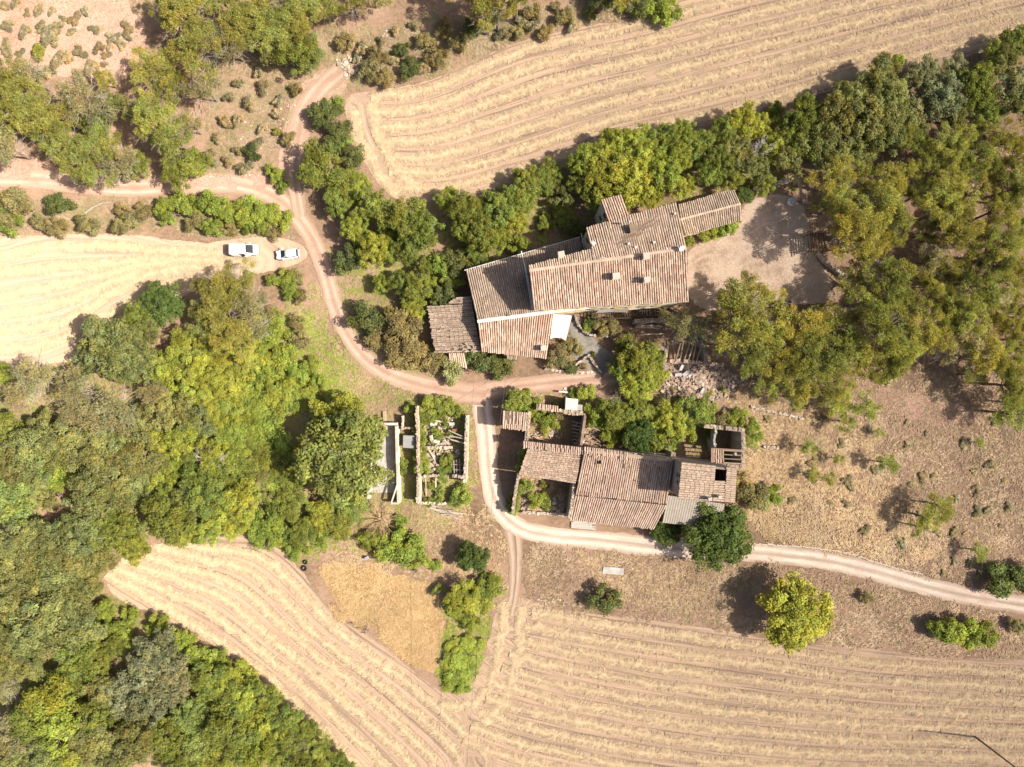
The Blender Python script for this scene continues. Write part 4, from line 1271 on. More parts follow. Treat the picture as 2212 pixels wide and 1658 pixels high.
# small retaining walls and steps around the terrace
rt = empty('terrace_wall')
tag(rt, 'low curved stone wall edging the paved terrace south of the farmhouse', 'wall')
ruin_wall(rt, [(1796, 985), (1803, 1010), (1828, 1040), (1842, 1048)], .3, [.7, .7, .7, .7], 141, (.42, .35, .29), .1, step=.5)
ruin_wall(rt, [(1840, 1048), (1900, 1052)], .25, [.8, .8], 142, (.50, .45, .4), .08, step=.5)
sw = empty('garden_wall')
tag(sw, 'broken garden wall of pale stones between the terrace and the track', 'wall')
ruin_wall(sw, [(1800, 1140), (1840, 1110), (1860, 1140), (1880, 1165)], .4, [.6, .7, .6, .5], 143, (.52, .44, .36), .2, step=.5)
ruin_wall(sw, [(1704, 1152), (1740, 1160), (1790, 1166), (1850, 1162)], .5, [.35, .3, .35, .3], 144, (.58, .48, .40), .2, step=.5)
bp = empty('brick_path')
tag(bp, 'strip of grey latticed brick path leading down from the terrace', 'path')
rng = np.random.default_rng(150)
for i in range(9):
    for j in range(12):
        x, y = 1848 + j * 3.1 + i * 1.2, 1124 + j * 3.4 - i * 2.4 + 18
        mb = MB() if (i == 0 and j == 0) else None
        if mb:
            mb.box((0, 0, 0), (.12, .06, 0), (-.05, .08, 0), (0, 0, .04), (.40, .35, .31)); bme = mb.mesh('brick'); bme.materials.append(M['stone'])
        o = bpy.data.objects.new('brick', bme); COL.objects.link(o); o.parent = bp; o.location = N(x, y, .08); o.rotation_euler = (0, 0, rng.uniform(-.15, .15))

# concrete slab in the dry grass
sl = MB(); pts = [N(1886, 1772, .25), N(1950, 1776, .25), N(1948, 1798, .25), N(1882, 1793, .25)]
sl.add(pts + [p - Vector((0, 0, .4)) for p in pts], [(3, 2, 1, 0), (0, 1, 5, 4), (1, 2, 6, 5), (2, 3, 7, 6), (3, 0, 4, 7)], (.5, .5, .5))
o = sl.build('concrete_slab', M['concrete']); tag(o, 'pale rectangular concrete slab lying in dry grass below the chalk road', 'slab')

# kerb of pale stones along the road, right side
kx = empty('stone_kerb')
tag(kx, 'thin line of pale stones along the upper edge of the chalk road', 'kerb')
line = resample(smooth_line([(2352, 1700), (2400, 1701), (2450, 1706), (2520, 1709), (2600, 1720), (2650, 1728), (2720, 1752), (2800, 1776), (2880, 1794)], 2), 9)
rng = np.random.default_rng(160)
mb = MB(); mb.box((0, 0, .08), (.25, 0, 0), (0, .11, 0), (0, 0, .12), (.66, .57, .48)); kme = mb.mesh('kerb_stone'); kme.materials.append(M['stone'])
for i in range(len(line) - 1):
    o = bpy.data.objects.new('kerb_stone', kme); COL.objects.link(o); o.parent = kx
    a, b = N(*line[i]), N(*line[i + 1]); o.location = (a + b) / 2 + Vector((rng.uniform(-.03, .03), rng.uniform(-.08, .08), 0))
    o.rotation_euler = (0, 0, math.atan2(b.y - a.y, b.x - a.x) + rng.uniform(-.1, .1)); o.scale = (rng.uniform(.8, 1.2), rng.uniform(.8, 1.3), rng.uniform(.7, 1.3))
def dry_line(label, pts, h, seed):
    e = empty('dry_stone_wall'); tag(e, label, 'wall')
    ruin_wall(e, pts, .45, [h] * len(pts), seed, (.52, .44, .37), .18, step=.5)
dry_line('fallen line of white stones crossing the dry slope right of the rubble', [(2345, 1272), (2400, 1285), (2460, 1298), (2508, 1308)], .25, 171)
dry_line('short stone row in dry grass beside the roofless room', [(2388, 1398), (2436, 1400)], .25, 172)
dry_line('long grey terrace wall hidden between the pines right of the yard', [(2690, 792), (2740, 815), (2800, 850)], 1.2, 173)
dry_line('curved stone wall at the right edge of the gravel yard under a pine', [(2556, 790), (2580, 818), (2620, 848), (2655, 872)], 1.0, 174)
dry_line('pale stone wall crossing the dark gap at the top of the yard', [(2355, 590), (2400, 575), (2450, 565), (2480, 558)], 1.6, 175)
dry_line('pale wall behind the pines near the right edge of the photo', [(3040, 445), (3080, 435), (3130, 425)], 1.6, 176)
dry_line('brown terrace wall right of the pine grove with a flat stone top', [(3090, 975), (3150, 985), (3230, 1000)], 1.4, 177)
o, c = strip_outline([(0, 0), (1, 1)], [1, 1])
# dead trunk leaning at the yard's top
tr = empty('leaning_trunk')
tag(tr, 'bare grey tree trunk leaning over the dark gap above the white sack', 'trunk')
mb = MB(); mb.tube(N(2512, 638, .1), N(2494, 560, 4.5), .28, .18, 8, (.40, .32, .26)); mb.build('trunk', M['bark'], tr)
mb = MB(); mb.tube(N(2512, 638, .15), N(2536, 632, .2), .14, .08, 6, (.55, .46, .38)); mb.build('root', M['bark'], tr)

# shed at the right edge
es = empty('flat_roofed_shed')
tag(es, 'small tan flat-roofed shed at the right edge beside the brown terrace wall', 'shed')
pts = [N(3108, 935, 2.4), N(3170, 895, 2.4), N(3182, 965, 2.4), N(3150, 962, 2.4)]
mb = MB(); mb.add(pts + [p - Vector((0, 0, .15)) for p in pts], [(3, 2, 1, 0), (4, 5, 6, 7), (0, 1, 5, 4), (1, 2, 6, 5), (2, 3, 7, 6), (3, 0, 4, 7)], (.50, .40, .30)); mb.build('roof', M['plaster'], es)
walls(es, pts, M['stone'], (.3, .25, .2), ins=.2)
pk = empty('pallet_stack')
tag(pk, 'stack of grey timber offcuts and pallets glimpsed between the right-hand pines', 'timber')
rng = np.random.default_rng(180)
for i in range(46):
    x, y = rng.uniform(2984, 3040), rng.uniform(850, 925)
    mb = MB(); k = rng.uniform(.5, 1.3); z = rng.uniform(.2, .9)
    mb.beam(N(x, y, z), N(x + rng.uniform(-3, 3), y + rng.uniform(8, 16), z), .12, .08, tuple(c * k for c in (.45, .38, .35))); mb.build('board', M['wood'], pk)
pl = empty('slatted_pergola')
tag(pl, 'low dark slatted pergola at the right edge of the gravel yard', 'pergola')
for i in range(7):
    mb = MB(); mb.beam(N(2524 + i * 8, 728, 2.3), N(2530 + i * 8, 800 - i * 4, 2.3), .16, .12, (.13, .09, .06)); mb.build('slat', M['wood'], pl)
for y in (735, 788):
    mb = MB(); mb.beam(N(2520, y, 2.18), N(2582, y - 6, 2.18), .12, .12, (.13, .09, .06)); mb.build('rail', M['wood'], pl)
for x, y in ((2524, 735), (2578, 730), (2530, 788), (2580, 782)):
    p = N(x, y, 2.1); mb = MB(); mb.beam((p.x, p.y, 0), (p.x, p.y, 2.15), .12, .12, (.13, .09, .06)); mb.build('post', M['wood'], pl)

# white sack
sk = empty('white_bulk_sack', N(2470, 634, 0))
tag(sk, 'open white bulk sack standing at the top corner of the gravel yard', 'sack')
mb = MB(); V = []
prof = [(0, .55), (.08, .68), (.5, .74), (.85, .70), (1.0, .66)]
vs, fs = [], []
for k, (z, r) in enumerate(prof):
    for i in range(20):
        t = 2 * math.pi * i / 20
        rr = r * (1 + .04 * math.sin(5 * t + k)); vs.append((rr * math.cos(t), rr * math.sin(t), z + (.06 * math.sin(3 * t) if k == 4 else 0)))
for k in range(4):
    fs += [(k * 20 + i, k * 20 + (i + 1) % 20, k * 20 + 20 + (i + 1) % 20, k * 20 + 20 + i) for i in range(20)]
vs.append((0, 0, .32)); c = len(vs) - 1
ring = len(vs)
for i in range(20):
    t = 2 * math.pi * i / 20; vs.append((.56 * math.cos(t), .56 * math.sin(t), .4))
fs += [(80 + i, 80 + (i + 1) % 20, ring + (i + 1) % 20, ring + i) for i in range(20)] + [(ring + i, ring + (i + 1) % 20, c) for i in range(20)]
mb.add(vs, fs, (.72, .72, .74)); mb.build('sack_body', M['cloth'], sk, True)
for t in (0, 1.57, 3.14, 4.71):
    mb = MB(); a = Vector((.66 * math.cos(t), .66 * math.sin(t), 1.0)); b = Vector((.66 * math.cos(t + .5), .66 * math.sin(t + .5), 1.0)); m = (a + b) / 2 * 1.15; m.z = 1.25
    mb.path([a, m, b], .03, 5, (.6, .6, .62)); mb.build('lifting_loop', M['cloth'], sk)
#@@SECTION3
# ------------------------------------------------------------------ vegetation
def leaf_cloud(rng, centers, radii, per, Ls, Ws, along, upb, tints, flat=.75):
    """diamond leaves on the shells of many small clumps"""
    n = len(centers) * per
    c = np.repeat(centers, per, 0); r = np.repeat(radii, per)
    d = rng.normal(size=(n, 3)); d[:, 2] += upb
    d /= np.linalg.norm(d, axis=1)[:, None]
    rr = r * (.45 + .6 * rng.random(n) ** .6)
    p = c + d * rr[:, None] * np.array([1, 1, flat])
    # leaf plane normal near outward direction
    nr = d + rng.normal(0, .55, (n, 3)); nr[:, 2] += .35; nr /= np.linalg.norm(nr, axis=1)[:, None]
    ax = rng.normal(size=(n, 3))
    if along: ax = d * 1.5 + rng.normal(0, .5, (n, 3))
    ax -= (ax * nr).sum(1)[:, None] * nr * (1.0 if not along else .35)
    ax /= np.linalg.norm(ax, axis=1)[:, None] + 1e-9
    bx = np.cross(nr, ax); bx /= np.linalg.norm(bx, axis=1)[:, None] + 1e-9
    L = Ls * rng.uniform(.6, 1.3, n); W = Ws * rng.uniform(.7, 1.3, n)
    V = np.stack([p - ax * L[:, None] / 2, p + bx * W[:, None] / 2, p + ax * L[:, None] / 2, p - bx * W[:, None] / 2], 1).reshape(-1, 3)
    F = np.arange(n * 4).reshape(n, 4)
    ct = np.repeat(tints, per, 0) * rng.uniform(.78, 1.25, (n, 1)) * (1 + rng.normal(0, .06, (n, 3)))
    return V, F, np.repeat(np.clip(ct, .02, 3), 4, 0)

KINDS = {
    #        R    Ht/R  zc   lobes clumps rc   per  L    W    along up  flat
    'pine':  (4.6, 2.1, .66, 13, 6, .165, 120, .44, .085, True, .7, .55),
    'thin':  (3.2, 2.2, .66, 8, 5, .20, 70, .46, .075, True, .5, .55),
    'broad': (4.4, 1.65, .58, 11, 9, .185, 88, .34, .22, False, .7, .85),
    'big':   (5.0, 1.7, .58, 20, 8, .18, 70, .44, .36, False, .8, .8),
    'full':  (4.8, 1.45, .55, 22, 8, .17, 80, .34, .24, False, .8, .85),
    'shrub': (1.9, 1.25, .5, 7, 7, .27, 66, .25, .15, False, .8, .85),
    'bush':  (.85, 1.1, .5, 4, 5, .36, 60, .17, .085, False, .8, .85),
}
TREES = {}
BARKC = {'pine': (.22, .17, .135), 'thin': (.22, .17, .135)}
for kind, (R, hf, zc, nl, nc, rc, per, LL, WW, along, upb, flat) in KINDS.items():
    for vi in range(5 if kind in ('pine', 'broad', 'shrub') else 3):
        rng = np.random.default_rng(hash_seed := (sum(map(ord, kind)) * 31 + vi))
        Ht = R * hf
        z0 = Ht * zc
        hs = Ht * (1 - zc)
        # main lobes (limbs), uneven round the trunk
        ang = rng.uniform(0, 2 * np.pi) + np.arange(nl) * 2.399 + rng.normal(0, .35, nl)
        rad = R * np.sqrt(np.linspace(.02, .42 if kind == 'full' else .62, nl)) * (rng.uniform(.92, 1.08, nl) if kind == 'full' else rng.uniform(.8, 1.15, nl))
        lz = z0 + hs * .55 * np.sqrt(np.clip(1 - (rad / R) ** 2, 0, 1)) * rng.uniform(.5, 1.15, nl) - hs * .25 * (rad / R)
        lobes = np.stack([rad * np.cos(ang), rad * np.sin(ang), lz], 1)
        lr = R * rng.uniform(.22, .36, nl) if kind in ('pine', 'thin') else R * rng.uniform(.32, .44, nl) if kind == 'full' else R * rng.uniform(.27, .42, nl)
        cs_, rs_, ti_ = [], [], []
        for k in range(nl):
            lt_ = rng.uniform(.78, 1.22) * (1 + rng.uniform(-1, 1) * np.array([[.055, .015, -.07]]))
            d = rng.normal(size=(nc, 3)); d[:, 2] = d[:, 2] * .8 + .45; d /= np.linalg.norm(d, axis=1)[:, None]
            cpos = lobes[k] + d * lr[k] * rng.uniform(.55, 1.0, (nc, 1)) * np.array([1, 1, .75])
            cs_.append(cpos); rs_.append(R * rc * rng.uniform(.7, 1.25, nc))
            hue = rng.uniform(-1, 1, (nc, 1))
            ti_.append(lt_ * rng.uniform(.82, 1.18, (nc, 1)) * (1 + hue * np.array([[.08, .02, -.08]])))
        cpos, crad, ctint = np.concatenate(cs_), np.concatenate(rs_), np.concatenate(ti_)
        cpos[:, 2] = np.maximum(cpos[:, 2], Ht * (.12 if kind in ('shrub', 'bush') else .3))
        V, F, C = leaf_cloud(rng, cpos, crad, per, LL, WW, along, upb, ctint, flat)
        V[:, 2] = np.maximum(V[:, 2], .03)
        cme = np_mesh(kind + '_crown', V, F, C)
        cme.materials.append(M['leaf'])
        # trunk and limbs
        mb = MB()
        bc = BARKC.get(kind, (.24, .19, .15))
        lean = Vector((rng.normal(0, .04) * R, rng.normal(0, .04) * R, 0))
        tr0 = R * (.055 if kind not in ('shrub', 'bush') else .035)
        top = Vector((lean.x, lean.y, z0 * .75))
        if kind in ('shrub', 'bush'):
            for k in range(nl):
                mb.tube((0, 0, 0), Vector(lobes[k]), tr0, tr0 * .3, 5, bc)
        else:
            mid = Vector((lean.x * .4, lean.y * .4, z0 * .4))
            mb.tube((0, 0, -.2), mid, tr0 * 1.25, tr0, 7, bc); mb.tube(mid, top, tr0, tr0 * .75, 7, bc)
            for k in range(nl):
                st = mid.lerp(top, rng.uniform(.45, 1.0)); e = Vector(lobes[k])
                md = st.lerp(e, .5) + Vector((0, 0, rng.uniform(-.05, .12) * R))
                mb.tube(st, md, tr0 * .45, tr0 * .3, 5, bc); mb.tube(md, e, tr0 * .3, tr0 * .12, 5, bc)
                for j in range(3 if kind in ('pine', 'thin') else 2):
                    q = Vector(cpos[k * nc + rng.integers(nc)])
                    mb.tube(md.lerp(e, rng.uniform(.2, .9)), q, tr0 * .14, tr0 * .05, 4, tuple(x * 1.5 for x in bc))
            if kind not in ('pine', 'thin'):
                for j in range(16):            # bare twig ends among the leaves
                    q = Vector(lobes[rng.integers(nl)]); mb.tube(q, q + Vector((rng.normal(0, .5), rng.normal(0, .5), rng.uniform(.7, 1.3))) * (R * .36), .035, .012, 3, (.40, .35, .28))
            if kind in ('pine', 'thin'):
                for j in range(34):            # grey dead twigs low in the crown
                    a = rng.uniform(0, 6.28); rr = R * rng.uniform(.55, 1.0); zz = z0 + rng.uniform(-.35, .1) * hs
                    p0 = Vector((math.cos(a) * rr * .4, math.sin(a) * rr * .4, zz - .1 * hs)); p1 = Vector((math.cos(a + rng.normal(0, .2)) * rr, math.sin(a + rng.normal(0, .2)) * rr, zz + rng.uniform(-.05, .15) * hs))
                    mb.tube(p0, p1, .035, .015, 3, (.40, .35, .30))
                    for _ in range(2):
                        p2 = p1 + Vector((rng.normal(0, .5), rng.normal(0, .5), rng.uniform(0, .4))); mb.tube(p0.lerp(p1, rng.uniform(.4, .9)), p2, .022, .01, 3, (.42, .37, .32))
        tme = mb.mesh(kind + '_trunk'); tme.materials.append(M['bark'])
        TREES.setdefault(kind, []).append((tme, cme, R, Ht, z0))

# bare dead tree
def bare_mesh(seed, R, Ht, col):
    rng = np.random.default_rng(seed)
    mb = MB()
    mb.tube((0, 0, -.1), (0, 0, Ht * .25), .14, .1, 6, col)
    for k in range(26):
        a = rng.uniform(0, 6.28); r1 = R * rng.uniform(.5, 1.0); z1 = Ht * rng.uniform(.3, 1.0)
        p0 = Vector((0, 0, Ht * rng.uniform(.05, .3))); p1 = Vector((math.cos(a) * r1, math.sin(a) * r1, z1)); m = p0.lerp(p1, .5) + Vector((0, 0, .15 * Ht * rng.random()))
        mb.tube(p0, m, .06, .04, 4, col); mb.tube(m, p1, .04, .015, 4, col)
        for j in range(6):
            q = m.lerp(p1, rng.random()); a2 = a + rng.normal(0, .6); L = rng.uniform(.2, .5) * R
            mb.tube(q, q + Vector((math.cos(a2) * L, math.sin(a2) * L, rng.uniform(-.1, .4) * L)), .025, .01, 3, tuple(min(1, c * 1.15) for c in col))
    return mb.mesh('bare_branches')

def fallen_mesh(seed, L, col):
    rng = np.random.default_rng(seed)
    mb = MB(); pts = [Vector((-L, -.5 * L, .1)), Vector((-.2 * L, 0, .25)), Vector((.5 * L, .3 * L, .2)), Vector((L, .42 * L, .12))]
    for k in range(3): mb.tube(pts[k], pts[k + 1], .09 - .022 * k, .068 - .022 * k, 5, col)
    for k in range(9):
        q = pts[1].lerp(pts[3], rng.random()) if k > 3 else pts[0].lerp(pts[1], rng.random())
        a = .45 + rng.choice((-1, 1)) * rng.uniform(.4, .9); l = L * rng.uniform(.2, .5)
        mb.tube(q, q + Vector((math.cos(a) * l, math.sin(a) * l, .05)), .03, .01, 4, col)
    return mb.mesh('fallen_branch')

#  code: mesh kind, colour, description, category, object name
TYPES = {
    'P': ('pine', (0.345, 0.335, 0.092), 'yellow-green pine', 'pine tree', 'pine_tree'),
    'Q': ('thin', (0.355, 0.325, 0.165), 'pale thin pine', 'pine tree', 'pale_pine_tree'),
    'N': ('thin', (0.340, 0.375, 0.085), 'young bright pine', 'pine tree', 'young_pine_tree'),
    'O': ('broad', (0.258, 0.262, 0.092), 'grey-green oak', 'tree', 'oak_tree'),
    'C': ('broad', (0.290, 0.290, 0.150), 'silvery grey oak', 'tree', 'holm_oak_tree'),
    'G': ('broad', (0.245, 0.272, 0.062), 'mid-green broadleaf tree', 'tree', 'broadleaf_tree'),
    'B': ('broad', (0.345, 0.365, 0.068), 'bright yellow-green tree', 'tree', 'bright_tree'),
    'Y': ('full', (0.365, 0.392, 0.075), 'vivid yellow-green tree', 'tree', 'yellow_green_tree'),
    'D': ('full', (0.130, 0.172, 0.048), 'dark round big-leaved tree', 'tree', 'fig_tree'),
    'L': ('full', (0.300, 0.330, 0.095), 'light green big-leaved tree', 'tree', 'poplar_tree'),
    'S': ('shrub', (0.300, 0.250, 0.110), 'olive-brown shrub', 'shrub', 'olive_shrub'),
    'V': ('shrub', (0.290, 0.335, 0.068), 'bright green shrub', 'shrub', 'green_shrub'),
    'W': ('shrub', (0.165, 0.180, 0.062), 'dark green shrub', 'shrub', 'dark_shrub'),
    'A': ('shrub', (0.400, 0.410, 0.190), 'pale lime shrub', 'shrub', 'lime_shrub'),
    'K': ('bush', (0.380, 0.315, 0.180), 'small grey-olive bush', 'bush', 'heath_bush'),
    'U': ('bush', (0.300, 0.310, 0.075), 'small green bush', 'bush', 'green_bush'),
    'I': ('shrub', (0.285, 0.325, 0.075), 'green creeper', 'creeper', 'creeper'),
}
ORD = ['first', 'second', 'third', 'fourth', 'fifth', 'sixth', 'seventh', 'eighth', 'ninth', 'tenth', 'eleventh', 'twelfth', 'thirteenth', 'fourteenth', 'fifteenth', 'sixteenth', 'seventeenth', 'eighteenth', 'nineteenth']
def ordinal(i):
    if i < 19: return ORD[i]
    t, u = divmod(i + 1, 10)
    T = {2: 'twent', 3: 'thirt', 4: 'fort', 5: 'fift', 6: 'sixt', 7: 'sevent', 8: 'eight', 9: 'ninet'}[t]
    return T + 'ieth' if u == 0 else T + 'y-' + ORD[u - 1]

prng = random.Random(99)
FOOT = []
def place(code, fx, fy, r, label, group=None, z=0.0, hk=1.0, stretch=(1, 1), rot=None):
    kind, col, desc, cat, nm = TYPES[code]
    Rm = r / S
    vars_ = TREES[kind]
    tme, cme, R, Ht, zc = vars_[prng.randrange(len(vars_))]
    k = Rm / R
    kz = k * hk * prng.uniform(.9, 1.12)
    zt = z + zc * kz * 1.08
    p = P(fx, fy, zt)
    o = empty(nm, (p.x, p.y, z), 0)
    tag(o, label, cat, group)
    rz = prng.uniform(0, 6.28) if rot is None else rot
    for n_, me_ in (('trunk' if kind not in ('shrub', 'bush') else 'stems', tme), ('crown' if kind not in ('shrub', 'bush') else 'foliage', cme)):
        c = bpy.data.objects.new(n_, me_); COL.objects.link(c); c.parent = o
        c.rotation_euler = (0, 0, rz); c.scale = (k * 1.06 * stretch[0], k * 1.06 * stretch[1], kz)
        j = prng.uniform(.85, 1.15); h = prng.uniform(-.09, .09)
        if n_ in ('crown', 'foliage'): c.color = (col[0] * j * (1 + h), col[1] * j, col[2] * j * (1 - h * .5), 1)
    FOOT.append((p.x, p.y, Rm))
    return o

CL_ = {}
def cluster(where, group, lst, z=0.0, hk=1.0):
    cnt = {}
    for it in lst: cnt.setdefault(it[0], []).append(it)
    for code, its in cnt.items():
        its = sorted(its, key=lambda t: t[1])
        for i, it in enumerate(its):
            desc = TYPES[code][2]
            if len(its) == 1: lab = '%s %s' % (desc, where)
            elif i == len(its) - 1: lab = '%s %s, rightmost such' % (desc, where)
            elif i == 0: lab = '%s %s, leftmost such' % (desc, where)
            else: lab = '%s %s, %s from the left' % (desc, where, ordinal(i))
            place(code, it[1], it[2], it[3], lab, group, it[4] if len(it) > 4 else z, it[5] if len(it) > 5 else hk)

cluster('on the upper left hillside', 'trees of the upper left hillside', [
    ('P', 395, 30, 58), ('P', 425, 105, 55), ('P', 360, 15, 40), ('P', 330, 148, 50), ('P', 368, 185, 40), ('P', 228, 172, 26), ('P', 12, 165, 45), ('P', 38, 208, 52), ('P', 85, 250, 48), ('P', 108, 285, 40), ('P', 12, 250, 40),
    ('Q', 168, 205, 48), ('Q', 205, 235, 40), ('Q', 60, 165, 40), ('Q', 472, 85, 38), ('Q', 440, 190, 40), ('P', 335, 262, 55), ('P', 372, 300, 42), ('P', 300, 235, 35), ('P', 192, 345, 55), ('P', 140, 310, 42), ('P', 230, 320, 38), ('Q', 262, 350, 42), ('Q', 410, 270, 34),
    ('G', 393, 362, 42), ('G', 425, 352, 30), ('G', 296, 362, 30), ('G', 212, 280, 34), ('O', 245, 228, 30), ('O', 180, 255, 28), ('Q', 15, 320, 40), ('Q', 185, 385, 30), ('O', 8, 292, 30), ('P', 130, 250, 36)])
cluster('in the wood at the top', 'trees along the top edge', [
    ('P', 540, 20, 50), ('P', 575, 60, 48), ('P', 520, 60, 44), ('P', 612, 30, 46), ('Q', 500, 100, 38), ('P', 640, 60, 40), ('G', 640, 112, 46), ('G', 615, 85, 38), ('O', 668, 128, 30), ('P', 705, 12, 38), ('O', 590, 105, 34), ('P', 660, -5, 44), ('Q', 760, 5, 34), ('P', 800, -20, 45), ('P', 1072, 0, 50, 0, 1.6), ('Q', 1052, 25, 42, 0, 1.5), ('P', 1115, -18, 46, 0, 1.55), ('P', 1020, -40, 50, 0, 1.4), ('P', 1350, -40, 50), ('P', 470, -10, 45)])
cluster('in the scrub below the top wood', 'shrubs left of the upper field', [
    ('W', 885, 150, 25), ('S', 833, 172, 20), ('S', 800, 150, 24), ('S', 945, 128, 24), ('W', 870, 108, 16), ('S', 815, 120, 22), ('S', 990, 95, 22), ('W', 1020, 60, 20), ('S', 960, 60, 20), ('S', 745, 90, 20), ('S', 920, 90, 20), ('V', 1441, 18, 32), ('V', 1410, 25, 24), ('W', 1380, 5, 30), ('W', 1278, 32, 14), ('S', 1120, 70, 16), ('S', 1180, 70, 18), ('S', 1220, 40, 20), ('S', 1150, 30, 20), ('U', 1136, 25, 10), ('W', 1300, -5, 30)])
cluster('beside the red track', 'shrubs along the red track', [
    ('W', 705, 245, 33), ('V', 730, 230, 19), ('W', 728, 285, 28), ('V', 735, 300, 22), ('G', 695, 362, 50), ('B', 775, 398, 30), ('W', 762, 345, 28), ('V', 598, 382, 16), ('V', 612, 402, 15), ('V', 582, 368, 12), ('G', 745, 400, 32), ('V', 765, 425, 24), ('S', 625, 300, 16), ('W', 545, 330, 18), ('U', 600, 288, 10), ('S', 640, 195, 14), ('W', 720, 318, 22), ('G', 735, 432, 36)])
cluster('behind the farmhouse along the hedge', 'hedge trees south of the upper field', [
    ('G', 805, 442, 34), ('B', 765, 488, 30), ('B', 790, 520, 26), ('G', 872, 470, 46), ('G', 912, 500, 42), ('V', 845, 500, 30), ('B', 806, 540, 34), ('G', 880, 538, 34), ('B', 842, 545, 26), ('W', 752, 562, 33), ('B', 966, 432, 26), ('G', 1010, 458, 42), ('G', 1040, 500, 40), ('B', 1066, 520, 32), ('G', 1034, 545, 26), ('G', 1080, 448, 40), ('G', 1128, 430, 36), ('B', 1110, 470, 34), ('B', 1010, 500, 32),
    ('V', 953, 572, 26), ('B', 826, 615, 20), ('G', 866, 612, 26), ('G', 902, 622, 30), ('V', 932, 618, 20), ('G', 915, 580, 20), ('V', 905, 660, 22), ('G', 975, 610, 26, 0, .7), ('W', 960, 640, 30), ('W', 990, 570, 30),
    ('G', 1135, 388, 28), ('G', 1165, 400, 30), ('G', 1190, 372, 28), ('W', 1210, 415, 28), ('B', 1268, 352, 40), ('B', 1310, 372, 46), ('B', 1360, 385, 46), ('B', 1330, 318, 40), ('B', 1385, 335, 38), ('B', 1430, 372, 40), ('B', 1378, 305, 32), ('G', 1260, 400, 32), ('G', 1290, 428, 32), ('B', 1345, 430, 32), ('B', 1400, 425, 32), ('G', 1432, 300, 32), ('B', 1475, 290, 30), ('B', 1465, 335, 32), ('G', 1510, 315, 34), ('B', 1470, 405, 28), ('G', 1530, 378, 28), ('G', 1560, 280, 30), ('B', 1605, 262, 34), ('B', 1640, 275, 24), ('O', 1592, 328, 34), ('G', 1555, 345, 32), ('O', 1632, 360, 32), ('B', 1676, 318, 32), ('V', 1672, 238, 18), ('G', 1580, 385, 26), ('G', 1655, 400, 22),
    ('I', 1176, 488, 15), ('I', 1176, 470, 12), ('V', 1122, 525, 24), ('G', 1215, 470, 26, 0, .6), ('W', 1245, 500, 22)], 0, 1.25)
cluster('in the dark wood upper right', 'trees of the upper right wood', [
    ('G', 1735, 252, 40), ('G', 1705, 280, 34), ('O', 1770, 292, 44), ('O', 1808, 258, 46), ('G', 1745, 310, 38), ('O', 1834, 222, 42), ('O', 1872, 258, 50), ('O', 1908, 292, 44), ('O', 1892, 180, 44), ('O', 1925, 215, 42), ('Y', 1939, 132, 14), ('O', 1905, 150, 30), ('C', 1990, 172, 36), ('C', 2034, 212, 42), ('C', 1975, 232, 36), ('C', 2060, 152, 28), ('C', 2005, 150, 26), ('G', 2105, 175, 36), ('G', 2112, 218, 36), ('G', 2150, 118, 28), ('G', 2195, 92, 34), ('O', 2170, 140, 34), ('C', 2188, 188, 38), ('O', 2205, 225, 40), ('O', 1800, 320, 40), ('O', 1850, 330, 36), ('O', 1700, 340, 30), ('G', 2130, 250, 32), ('O', 1960, 275, 34), ('O', 2060, 250, 34)], 0, 1.25)
cluster('in the pine grove right of the house', 'pines of the grove right of the farmhouse', [
    ('P', 1970, 305, 32), ('P', 2060, 318, 44), ('P', 2022, 340, 40), ('P', 2098, 298, 36), ('P', 2172, 305, 46), ('P', 2205, 340, 42), ('P', 1800, 385, 46), ('P', 1850, 375, 36), ('P', 1910, 390, 44), ('P', 1958, 380, 36), ('P', 2042, 402, 42), ('P', 1812, 440, 46), ('P', 1846, 490, 58), ('P', 1905, 452, 56), ('P', 1870, 530, 44), ('P', 1930, 500, 36), ('P', 2045, 452, 54), ('P', 2085, 505, 54), ('P', 2010, 500, 34), ('P', 2160, 540, 52), ('P', 2195, 500, 40), ('P', 2135, 610, 52), ('P', 2100, 570, 36), ('P', 2096, 675, 48), ('Q', 2020, 560, 36), ('P', 2010, 590, 34), ('P', 2022, 640, 40), ('P', 2042, 680, 42),
    ('P', 1925, 605, 50), ('P', 1885, 650, 52), ('P', 1850, 610, 34), ('P', 1605, 680, 68), ('P', 1625, 760, 52), ('P', 1620, 632, 42), ('P', 1672, 662, 36), ('P', 1570, 655, 30), ('P', 1685, 730, 46), ('P', 1745, 715, 52), ('P', 1800, 705, 50), ('P', 1690, 790, 46), ('P', 1760, 775, 54), ('P', 1822, 755, 54), ('P', 1908, 715, 58), ('P', 1948, 752, 50), ('P', 1880, 790, 44), ('P', 1930, 780, 42), ('P', 1995, 728, 48), ('P', 1960, 665, 40), ('Q', 2096, 735, 46), ('P', 2130, 768, 48), ('P', 2185, 780, 42), ('P', 2105, 808, 30), ('Q', 2050, 745, 40), ('P', 2190, 830, 46), ('Q', 1468, 702, 40), ('Q', 1510, 712, 34), ('P', 1660, 820, 38), ('P', 1730, 838, 40), ('P', 1800, 828, 42), ('Q', 1560, 740, 34), ('P', 2190, 680, 36), ('Q', 2180, 420, 40), ('P', 2140, 400, 36), ('P', 2120, 345, 40), ('P', 2085, 372, 36), ('P', 2205, 400, 44), ('P', 2160, 455, 42), ('P', 2205, 600, 42), ('P', 2060, 590, 34), ('P', 1990, 420, 36), ('P', 2195, 730, 36), ('P', 2150, 700, 34)], 0, 1.25)
